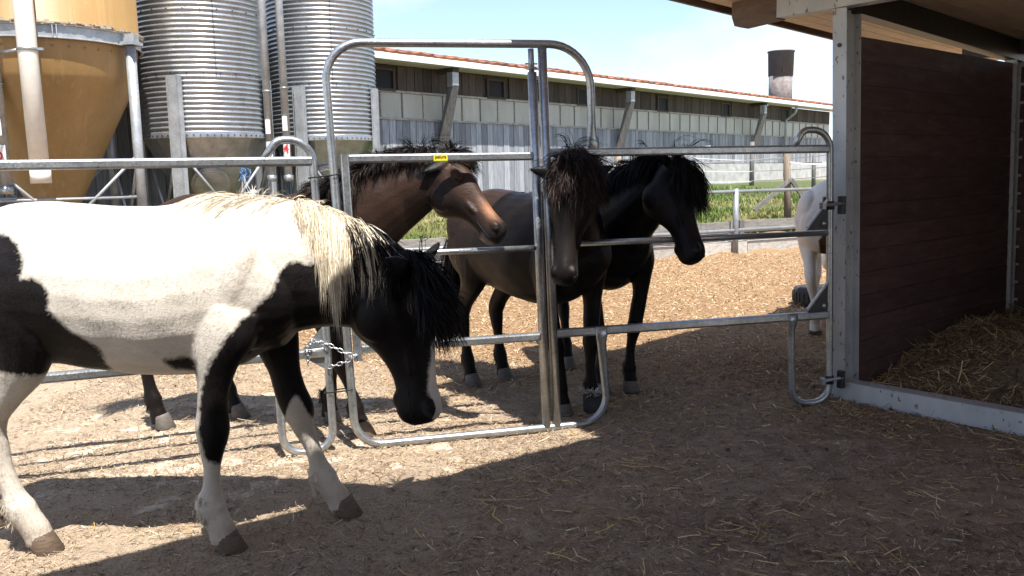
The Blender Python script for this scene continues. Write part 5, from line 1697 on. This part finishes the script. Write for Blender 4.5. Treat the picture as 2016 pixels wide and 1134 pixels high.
nh = [(-.46, -.12, 1.18, .17, .11), (-.53, -.15, 1.02, .20, .125), (-.49, -.16, .90, .165, .11), (-.50, -.16, .79, .12, .09), (-.585, -.15, .66, .080, .062), (-.64, -.145, .57, .060, .05), (-.655, -.145, .51, .058, .046), (-.635, -.145, .44, .046, .041), (-.605, -.145, .33, .032, .031), (-.580, -.145, .25, .036, .034), (-.566, -.145, .19, .056, .047), (-.525, -.145, .13, .045, .042), (-.497, -.145, .085, .047, .044), (-.485, -.145, .04, .047, .044)]
fh = [(-.46, .12, 1.18, .17, .11), (-.56, .15, 1.02, .20, .125), (-.60, .16, .90, .165, .11), (-.66, .16, .79, .12, .09), (-.78, .15, .66, .080, .062), (-.88, .145, .57, .060, .05), (-.92, .145, .51, .058, .046), (-.925, .145, .44, .046, .041), (-.93, .145, .33, .037, .034), (-.935, .145, .245, .039, .035), (-.935, .145, .19, .048, .041), (-.91, .145, .13, .043, .04), (-.885, .145, .085, .047, .044), (-.875, .145, .04, .047, .044)]
H.legs([(.285, -.17, nf), (.695, .17, ff)], [(-.472, -.145, nh), (-.865, .145, fh)], [M['hoof_brown']] * 4)
H.neck([(.22, 0, 1.10, .31, .20), (.40, 0, 1.115, .30, .185), (.56, 0, 1.125, .272, .155), (.70, 0, 1.105, .235, .13), (.82, -.01, 1.07, .205, .112), (.92, -.02, 1.03, .17, .10), (.99, -.03, .985, .12, .085)])
H.head((.995, -.035, 1.115), (.15, -.03, -1.0), (1.0, -.12, .15), 1.06, wide=1.05, deep=1.2, ear_dirs=((-.35, -.75, .35), (.45, .62, .50)))
def lx(px, Y=3.27):
    return (px[0], px[1])
def pix(pts, Y):
    """side view outline of the coat patches, as seen on the flank"""
    out = []
    p_, r_ = math.radians(7.44), math.radians(1.2)
    for (x, y) in pts:
        a = (x - 1008) / 1700.0; b_ = (567 - y) / 1700.0
        R_ = np.array((math.cos(r_), -math.sin(r_) * math.sin(p_), -math.sin(r_) * math.cos(p_)))
        U_ = np.array((math.sin(r_), math.cos(r_) * math.sin(p_), math.cos(r_) * math.cos(p_)))
        d = np.array((0, math.cos(p_), -math.sin(p_))) + R_ * a + U_ * b_
        d = d * Y / d[1]
        out.append((d[0] + 1.45, d[2] + 1.48))
    return out
pA = pix([(640, 526), (600, 524), (560, 520), (540, 541), (529, 580), (500, 606), (478, 628), (445, 668), (418, 708), (403, 742), (392, 780), (388, 850), (400, 905), (420, 920), (445, 920), (470, 900), (640, 840), (1100, 1000), (1100, 400), (760, 430), (705, 440), (690, 520)], 3.27)
pB = pix([(-260, 440), (-60, 450), (0, 466), (27, 483), (48, 515), (50, 548), (68, 545), (90, 556), (103, 575), (104, 606), (143, 647), (175, 668), (199, 688), (195, 741), (150, 760), (60, 742), (0, 733), (-80, 760), (-200, 700)], 3.26)
pC = pix([(314, 712), (345, 706), (385, 712), (385, 745), (330, 735)], 3.27)
pW = pix([(398, 700), (412, 735), (405, 800), (400, 880), (388, 880), (380, 760), (385, 710)], 3.3)
def pinto_patch(s, co, no):
    x, y, z = co.T
    a = poly_sd(x, z, pA); b_ = poly_sd(x, z, pB); c = poly_sd(x, z, pC)
    m = np.maximum(np.maximum(a, b_), c)
    # white below the knees of the stretched foreleg and on the near leg
    farleg = (y > .02) & (z < .80) & (x < .80)
    lim = .50 + .06 * np.sin(x * 40)
    m = np.where(farleg, np.minimum(z - lim, .2), m)
    nearleg = (y < 0) & (z < .60) & (x < .45) & (x > .1)
    m = np.where(nearleg, np.minimum(m, np.minimum((z - .36), .1)), m)
    hindl = (x < -.40) & (z < .72)
    m = np.where(hindl, -.2, m)
    head = x > .80
    m = np.where(head & (z < .90), .2, m)
    # snip on the nose
    d = co - s.hp
    t = d @ s.hh; dn = d @ s.hn; l = d @ s.hs
    t = t / s.hsz
    snip = np.minimum(np.minimum(.012 + .022 * np.clip((t - .34) / .16, 0, 1) - np.abs(l + .010), dn - .034), np.minimum(t - .28, .60 - t))
    m = np.where(head & (snip > -.02), np.minimum(m, -snip * 2.0), m)
    return m
def pinto_coat(s, co, no):
    x, y, z = co.T
    c = np.tile(np.array((.64, .585, .50)), (len(co), 1))
    g = np.clip((.80 - z) / .5, 0, 1)[:, None]
    c = c * (1 - g) + np.array((.60, .54, .455)) * g
    k = np.exp(-((z - .10) / .035) ** 2)[:, None]
    c = c * (1 - .35 * k) + np.array((.30, .22, .15)) * .35 * k
    # nose pink
    d = co - s.hp; t = d @ s.hh
    m = ((x > .8) & (t > .5))[:, None]
    return np.where(m, np.array((.58, .53, .48)), c)
H.finish(pinto_coat, pinto_patch, dark=(0.0085, 0.0068, 0.0065), rough=0.45)
CREAM = np.array(((.72, .64, .49), (.66, .56, .40), (.78, .72, .60), (.60, .50, .36)))
BLK = np.array(((.006, .0055, .006), (.010, .009, .009), (.005, .005, .006)))
def pick(A, n):
    return A[RNG.integers(0, len(A), n)]
H.fur(150000, .017, .0016)
# cream mane hanging on the near side
COATC = np.array(((.66, .58, .46), (.60, .51, .38)))
r, N_, S_, u = H.crest(300, .44, .66, .016)
d = -S_ * 1.0 + N_ * .02 + np.array((.10, 0, 0)) + RNG.normal(0, .05, (len(r), 3))
H.strands('mane', r, d, (.14 + .34 * np.exp(-((u - .585) / .075) ** 2)) * RNG.uniform(.5, 1.08, len(r)), .0021, pick(CREAM, len(r)), K=14, grav=.60, wild=.015, clump=6, off=(.003, .014), cwild=.05, kids=16, spread=(.006, .009))
# soft fringe lying back along withers and neck
r, N_, S_, u = H.crest(46, .05, .46, .02)
d = -S_ * .35 + np.array((-1.0, 0, -.15)) + RNG.normal(0, .04, (len(r), 3))
H.strands('mane', r, d, .20, .0026, pick(COATC, len(r)), K=9, grav=.22, wild=.015, clump=4, off=(.000, .002), cwild=.04, kids=9, spread=(.009, .007))
r, N_, S_, u = H.crest(24, .2, .55, .02)
d = N_ * .9 + np.array((.4, -.1, 0)) + RNG.normal(0, .25, (len(r), 3))
H.strands('mane', r, d, .085, .0020, pick(CREAM, len(r)), K=9, grav=.25, wild=.04, clump=2, off=(.004, .03), cwild=.15, kids=3)
# streaks drawn over towards the ear
r, N_, S_, u = H.crest(34, .60, .70, .02)
d = -S_ * .60 + N_ * .10 + np.array((.85, 0, -.30)) + RNG.normal(0, .06, (len(r), 3))
H.strands('mane', r, d, .36, .0028, pick(CREAM, len(r)), K=14, grav=.26, wild=.015, clump=4, off=(.012, .03), cwild=.10, kids=7, spread=(.006, .010))
# black part of the mane, poll and forelock
r, N_, S_, u = H.crest(380, .64, 1.0, .026)
d = -S_ * .75 + N_ * .02 + np.array((.55, 0, -.25)) + RNG.normal(0, .07, (len(r), 3))
H.strands('mane', r, d, .27, .0034, pick(BLK, len(r)), K=12, grav=.34, wild=.02, clump=6, off=(.003, .02), cwild=.06, kids=8, spread=(.008, .010))
r, l = H.forelock_roots(420, (-.06, .10), .055)
d = H.hn[None] * .16 + H.hh[None] * .85 + H.hs[None] * (l * 6)[:, None] + RNG.normal(0, .06, (len(r), 3))
H.strands('forelock', r, d, .29, .0034, pick(BLK, len(r)), K=12, grav=.05, wild=.02, clump=6, off=(.004, .075), cwild=.06, kids=8, spread=(.008, .012))
r = np.c_[RNG.normal(-.855, .012, 130), RNG.normal(0, .03, 130), RNG.normal(1.14, .03, 130)]
d = np.tile((-.8, 0, .1), (130, 1)) + RNG.normal(0, .15, (130, 3))
H.strands('tail', r, d, .85, .004, pick(np.vstack([CREAM, BLK]), 130), K=12, grav=.35, wild=.03, clump=6, off=(.01, .06), cwild=.05, kids=8, spread=(.008, .02))
# feathers behind the fetlocks
def feathers(H, legs, cols, L_=.034, n=60):
    for (x, y, z) in legs:
        a = RNG.uniform(-1.3, 1.3, n)
        R_ = np.c_[x - .038 * np.cos(a), y + .034 * np.sin(a), RNG.uniform(z - .06, z + .05, n)]
        D_ = np.c_[-np.cos(a), np.sin(a), -1.2 + 0 * a] + RNG.normal(0, .2, (n, 3))
        H.strands('feather', R_, D_, L_, .0026, pick(cols, len(R_)), K=5, grav=.3, wild=.05, clump=5, off=(.001, .006), kids=4, spread=(.004, .004))
feathers(H, [(.228, -.17, .19), (.605, .17, .175), (-.56, -.145, .19)], np.array(((.62, .54, .43), (.50, .42, .32))))

# ---- bay horse behind the gate ------------------------------------------------
A = Horse('bay_horse', 'brown bay horse with dark mane looking over the gate from behind', (-1.41, 5.08), -12.6)
A.torso()
f1, f2 = A.L((-.875, 4.86, 0)), A.L((-1.12, 5.16, 0))
h1, h2 = A.L((-2.13, 5.10, 0)), A.L((-1.74, 5.31, 0))
A.legs([(f1[0], f1[1]), (f2[0], f2[1])], [(h1[0], h1[1]), (h2[0], h2[1])], [M['hoof_brown'], M['hoof_grey'], M['hoof_grey'], M['hoof_grey']])
pollA = A.L((-.370, 4.95, 1.527))
m1 = A.L((-.66, 4.97, 1.375)); m0 = A.L((-.86, 4.985, 1.25)); m2 = A.L((-.50, 4.96, 1.455))
A.neck([(.22, 0, 1.10, .30, .19), (.40, 0, 1.14, .285, .17), (*m0, .25, .145), (*m1, .205, .12), (*m2, .165, .098), (pollA[0] - .02, pollA[1], pollA[2] - .03, .115, .082)])
A.head(pollA, A.D((.315, -.24, -.375)), A.D((.66, -.28, .56)), .92, wide=1.08, deep=1.2, ear_dirs=(A.D((-.88, -.36, -.40)), A.D((-.22, -.22, 1.0))))
def bay_coat(s, co, no):
    x, y, z = co.T
    br = np.array((.033, .0180, .0120)); dk = np.array((.008, .006, .0055))
    k = np.clip((z - .95) / .35, 0, 1)[:, None]
    c = dk * 1.3 + (br - dk * 1.3) * k
    d = co - s.hp; t = (d @ s.hh) / s.hsz; dn = (d @ s.hn) / s.hsz; l = np.abs(d @ s.hs) / s.hsz
    hd = np.clip((t - .0) / .06, 0, 1)
    hd = hd * (np.linalg.norm(d, axis=1) < .75) * (x > A.hp[0] - .2)
    face = np.array((.046, .0235, .0145))
    w = np.clip((dn + .005) / .06, 0, 1) * hd
    c = c * (1 - w[:, None]) + face * w[:, None]
    nose = (np.exp(-((t - .43) / .065) ** 2) * np.clip((dn - .015) / .035, 0, 1) * hd)[:, None]
    c = c * (1 - nose) + np.array((.30, .125, .052)) * nose
    jaw = (np.clip((-.005 - dn) / .04, 0, 1) * hd)[:, None] * .92  # lower head darkened: dark coat plus the rail's shadow put into the colour
    c = c * (1 - jaw) + np.array((.016, .010, .008)) * jaw
    muz = (np.clip((t - .525) / .03, 0, 1) * hd)[:, None]
    c = c * (1 - muz) + np.array((.016, .012, .011)) * muz
    lip = (np.clip((t - .50) / .03, 0, 1) * np.clip((-.045 - dn) / .02, 0, 1) * hd)[:, None]
    c = c * (1 - lip) + np.array((.17, .135, .12)) * lip
    return c
A.finish(bay_coat, None, rough=0.42)
A.fur(60000, .014, .0022)
BRH = np.array(((.022, .014, .011), (.013, .009, .008), (.034, .022, .018), (.008, .0065, .006)))
r, N_, S_, u = A.crest(620, .20, 1.0, .026)
d = N_ * .60 + -S_ * RNG.uniform(-.8, .9, (len(r), 1)) + np.array((.10, 0, 0)) + RNG.normal(0, .10, (len(r), 3))
A.strands('mane', r, d, .14, .0026, pick(BRH, len(r)), K=9, grav=.34, wild=.03, clump=6, off=(.004, .03), cwild=.10, kids=16, spread=(.012, .012))
r, N_, S_, u = A.crest(260, .15, .62, .03)
d = -S_ + N_ * .3 + np.array((-.25, 0, 0)) + RNG.normal(0, .12, (len(r), 3))
A.strands('mane', r, d, .26, .0034, pick(BRH, len(r)), K=11, grav=.34, wild=.04, clump=5, off=(.004, .03), cwild=.20, kids=9, spread=(.008, .014))
r, l = A.forelock_roots(110, (-.03, .05), .04)
d = A.hn[None] * .35 + A.D((.35, .45, .30))[None] + RNG.normal(0, .20, (len(r), 3))
A.strands('forelock', r, d, .16, .0034, pick(BRH, len(r)), K=9, grav=.28, wild=.05, clump=4, off=(.004, .04), cwild=.14, kids=9, spread=(.010, .016))
r = np.c_[RNG.normal(-.855, .012, 100), RNG.normal(0, .03, 100), RNG.normal(1.13, .03, 100)]
A.strands('tail', r, np.tile((-.8, 0, .1), (100, 1)) + RNG.normal(0, .15, (100, 3)), .85, .004, pick(BLK, 100), K=12, grav=.35, wild=.03, clump=20, off=(.01, .06), cwild=.06)
feathers(A, [(f1[0] - .03, f1[1], .165), (f2[0] - .03, f2[1], .165), (h1[0] - .05, h1[1], .175), (h2[0] - .05, h2[1], .175)], BLK, .035, 30)

# ---- dark brown horse with bushy forelock, head through the rails ---------------------
B = Horse('dark_brown_horse', 'dark brown horse with bushy forelock and a black hoof boot, head pushed between the rails', (.155, 5.58), -56)
B.torso([(r_[0], r_[1] - .02, r_[2] - .01, r_[3]) for r_ in BODY])
f1, f2 = B.L((.305, 5.20, 0)), B.L((.50, 5.27, 0))
h1, h2 = B.L((-.29, 6.0, 0)), B.L((-.06, 6.16, 0))
B.legs([(f1[0], f1[1]), (f2[0], f2[1])], [(h1[0], h1[1]), (h2[0], h2[1])])
pollB = B.L((.355, 4.80, 1.465))
q1 = B.L((.375, 5.10, 1.27)); q2 = B.L((.37, 4.96, 1.375))
B.neck([(.25, 0, 1.08, .29, .19), (.38, 0, 1.12, .27, .165), (*q1, .22, .13), (*q2, .17, .10), (pollB[0], pollB[1], pollB[2] - .03, .12, .085)])
B.head(pollB, B.D((-.085, -.17, -.62)), B.D((-.18, -.95, .24)), 1.0, wide=1.22, ear_dirs=(B.D((-.85, -.05, .22)), B.D((.75, .2, .3))))
def dk_coat(br, dk, lo=.85, hi=1.25):
    def f(s, co, no):
        x, y, z = co.T
        k = np.clip((z - lo) / (hi - lo), 0, 1)[:, None] * np.clip((.35 - x) / .35, .12, 1)[:, None]
        c = dk + (br - dk) * k
        d = co - s.hp; t = (d @ s.hh) / s.hsz; dn = (d @ s.hn) / s.hsz
        near = np.linalg.norm(d, axis=1) < .7
        nz = (np.exp(-((t - .42) / .10) ** 2) * np.clip(dn / .05, 0, 1) * near)[:, None]  # paler nose: its highlight is painted into the coat colour
        return c * (1 - nz) + (dk * 1.5 + np.array((.010, .0078, .0066))) * nz
    return f
B.finish(dk_coat(np.array((.032, .0150, .0088)), np.array((.0062, .0046, .0044))), None, rough=0.42)
B.fur(60000, .014, .0022)
BR2 = np.array(((.032, .0195, .016), (.018, .0115, .010), (.048, .031, .026), (.010, .0075, .007)))
r, l = B.forelock_roots(460, (-.08, .05), .05); k_ = l > -.045; r, l = r[k_], l[k_]
d = B.hn[None] * RNG.uniform(.05, .35, (len(r), 1)) + B.hh[None] * RNG.uniform(-.5, .4, (len(r), 1)) + B.hs[None] * (l * 9)[:, None] + RNG.normal(0, .10, (len(r), 3))
B.strands('forelock', r, d, .23 * RNG.uniform(.6, 1.1, len(r)), .0026, pick(BR2, len(r)), K=13, grav=.34, wild=.04, clump=3, off=(.004, .06), cwild=.20, curl=.22, kids=15, spread=(.014, .018))
r, N_, S_, u = B.crest(380, .35, 1.0, .03)
d = N_ * .45 + S_ * RNG.normal(.45, .6, (len(r), 1)) + RNG.normal(0, .12, (len(r), 3))
B.strands('mane', r, d, .22 * RNG.uniform(.6, 1.1, len(r)), .0026, pick(BR2, len(r)), K=12, grav=.30, wild=.04, clump=3, off=(.004, .08), cwild=.22, curl=.22, kids=15, spread=(.014, .018))
r = np.c_[RNG.normal(-.855, .012, 100), RNG.normal(0, .03, 100), RNG.normal(1.10, .03, 100)]
B.strands('tail', r, np.tile((-.7, .0, .0), (100, 1)) + RNG.normal(0, .16, (100, 3)), .80, .004, pick(BLK, 100), K=12, grav=.5, wild=.03, clump=16, off=(.01, .05), cwild=.08)
feathers(B, [(f1[0] - .03, f1[1], .165), (f2[0] - .03, f2[1], .165), (h1[0] - .05, h1[1], .175), (h2[0] - .05, h2[1], .175)], BLK, .035, 30)
# hoof boot on one forefoot
make_hoof(B.root, f2[0], f2[1], M['rubber'], 0, 1.25, 'hoof_boot')
hb = [(f2[0] - .015 + .060 * math.cos(a), f2[1] + .056 * math.sin(a), .115 + .008 * math.sin(5 * a)) for a in np.linspace(0, 2 * math.pi, 20, endpoint=False)]
MB().tube(hb, .016, 8, n=(0, 0, 1), closed=True).build('boot_collar', M['rubber'], B.root, True, local=True)
n_ = 90
a = RNG.uniform(0, 6.28, n_)
B.strands('boot_lining', np.c_[f2[0] - .015 + .05 * np.cos(a), f2[1] + .048 * np.sin(a), np.full(n_, .125)], np.c_[np.cos(a), np.sin(a), .6 + 0 * a] + RNG.normal(0, .3, (n_, 3)), .035, .006, np.array((.55, .53, .50)), K=4, grav=.05, clump=5, off=(.002, .02))

# ---- black horse with long forelock ------------------------------------------------
Cc = Horse('black_horse', 'black horse with long forelock over its face, muzzle resting over the middle rail', (.64, 6.15), -79)
Cc.torso()
f1, f2 = Cc.L((.60, 5.72, 0)), Cc.L((.80, 5.755, 0))
h1, h2 = Cc.L((.42, 6.50, 0)), Cc.L((.68, 6.67, 0))
Cc.legs([(f1[0], f1[1]), (f2[0], f2[1])], [(h1[0], h1[1]), (h2[0], h2[1])])
pollC = Cc.L((.955, 5.25, 1.475))
q1 = Cc.L((.80, 5.56, 1.27)); q2 = Cc.L((.885, 5.40, 1.385))
Cc.neck([(.22, 0, 1.08, .29, .20), (.36, 0.01, 1.13, .28, .185), (*q1, .235, .145), (*q2, .185, .11), (pollC[0], pollC[1], pollC[2] - .03, .125, .085)])
Cc.head(pollC, Cc.D((.135, -.36, -.60)), Cc.D((.86, -.42, .18)), 1.0, wide=1.1, deep=1.12, ear_dirs=(Cc.D((-.55, -.35, .50)), Cc.D((.25, .75, .5))))
Cc.finish(dk_coat(np.array((.010, .0075, .007)), np.array((.0050, .0046, .0052))), None, rough=0.4)
Cc.fur(50000, .014, .0022)
r, l = Cc.forelock_roots(520, (-.06, .06), .055)
d = Cc.hn[None] * RNG.uniform(.3, .7, (len(r), 1)) + Cc.hh[None] * RNG.uniform(-.1, .6, (len(r), 1)) + Cc.hs[None] * (l * 10)[:, None] + RNG.normal(0, .10, (len(r), 3))
Cc.strands('forelock', r, d, .30 * RNG.uniform(.7, 1.1, len(r)), .0036, pick(BLK, len(r)), K=12, grav=.30, wild=.03, clump=5, off=(.004, .05), cwild=.10, kids=9, spread=(.008, .014))
r, N_, S_, u = Cc.crest(380, .25, 1.0, .03)
d = N_ * .35 + S_ * RNG.normal(-.7, .5, (len(r), 1)) + RNG.normal(0, .14, (len(r), 3))
Cc.strands('mane', r, d, .25, .0036, pick(np.vstack([BLK, BLK, BR2[:2] * .7]), len(r)), K=10, grav=.36, wild=.04, clump=5, off=(.004, .035), cwild=.12, kids=9, spread=(.008, .014))
r, l = Cc.forelock_roots(9, (-.05, .0), .03)
d = np.tile(Cc.D((-.1, -.2, 1.0)), (9, 1)) + RNG.normal(0, .3, (9, 3))
Cc.strands('forelock', r, d, .34, .0036, pick(BLK, 9), K=16, grav=.22, wild=.03, clump=1, off=(.02, .08), cwild=.45, kids=6)
r = np.c_[RNG.normal(-.855, .012, 90), RNG.normal(0, .03, 90), RNG.normal(1.13, .03, 90)]
Cc.strands('tail', r, np.tile((-.8, 0, .1), (90, 1)) + RNG.normal(0, .15, (90, 3)), .85, .004, pick(np.vstack([BLK, BR2]), 90), K=12, grav=.35, wild=.03, clump=20, off=(.01, .06), cwild=.05)
feathers(Cc, [(f1[0] - .03, f1[1], .165), (f2[0] - .03, f2[1], .165)], BLK, .035, 30)

# ---- second pinto seen from behind ---------------------------------------------------
Dd = Horse('brown_pinto_pony', 'white pony with brown patches seen from behind beside the shelter post', (3.06, 8.22), 66)
Dd.torso([(r_[0], r_[1] - .03, r_[2], r_[3] * 1.06) for r_ in BODY])
h2 = Dd.L((2.74, 7.70, 0)); h1 = Dd.L((3.02, 7.66, 0))
Dd.legs([(.40, -.16), (.42, .16)], [(h1[0], h1[1]), (h2[0], h2[1])])
Dd.neck([(.22, 0, 1.08, .29, .19), (.42, 0, 1.10, .27, .17), (.62, .02, 1.0, .22, .13), (.78, .03, .85, .17, .10), (.88, .04, .72, .12, .085)])
Dd.head((.90, .04, .70), (.5, 0, -.9), (.9, 0, .5), 1.0)
def d_patch(s, co, no):
    x, y, z = co.T
    a = poly_sd(y, z, [(.03, 1.24), (-.45, 1.28), (-.45, .58), (.0, .60), (.05, .72), (.055, .86), (-.01, .97), (.05, 1.08)])
    a = np.where(x > -.25, -.2, a)
    return a
Dd.finish(lambda s, co, no: np.tile(np.array((.76, .70, .61)), (len(co), 1)), d_patch, dark=(.075, .036, .021))
r = np.c_[RNG.normal(-.855, .012, 80), RNG.normal(-.02, .025, 80), RNG.normal(1.10, .03, 80)]
Dd.strands('tail', r, np.tile((-.6, -.5, .0), (80, 1)) + RNG.normal(0, .12, (80, 3)), .85, .004, pick(np.vstack([CREAM, BR2]), 80), K=12, grav=.5, wild=.03, clump=20, off=(.01, .05), cwild=.05)
r, N_, S_, u = Dd.crest(80, .2, 1.0, .02)
Dd.strands('mane', r, -S_ + RNG.normal(0, .2, (80, 3)), .25, .004, pick(CREAM, 80), K=8, grav=.25, wild=.04, clump=14)
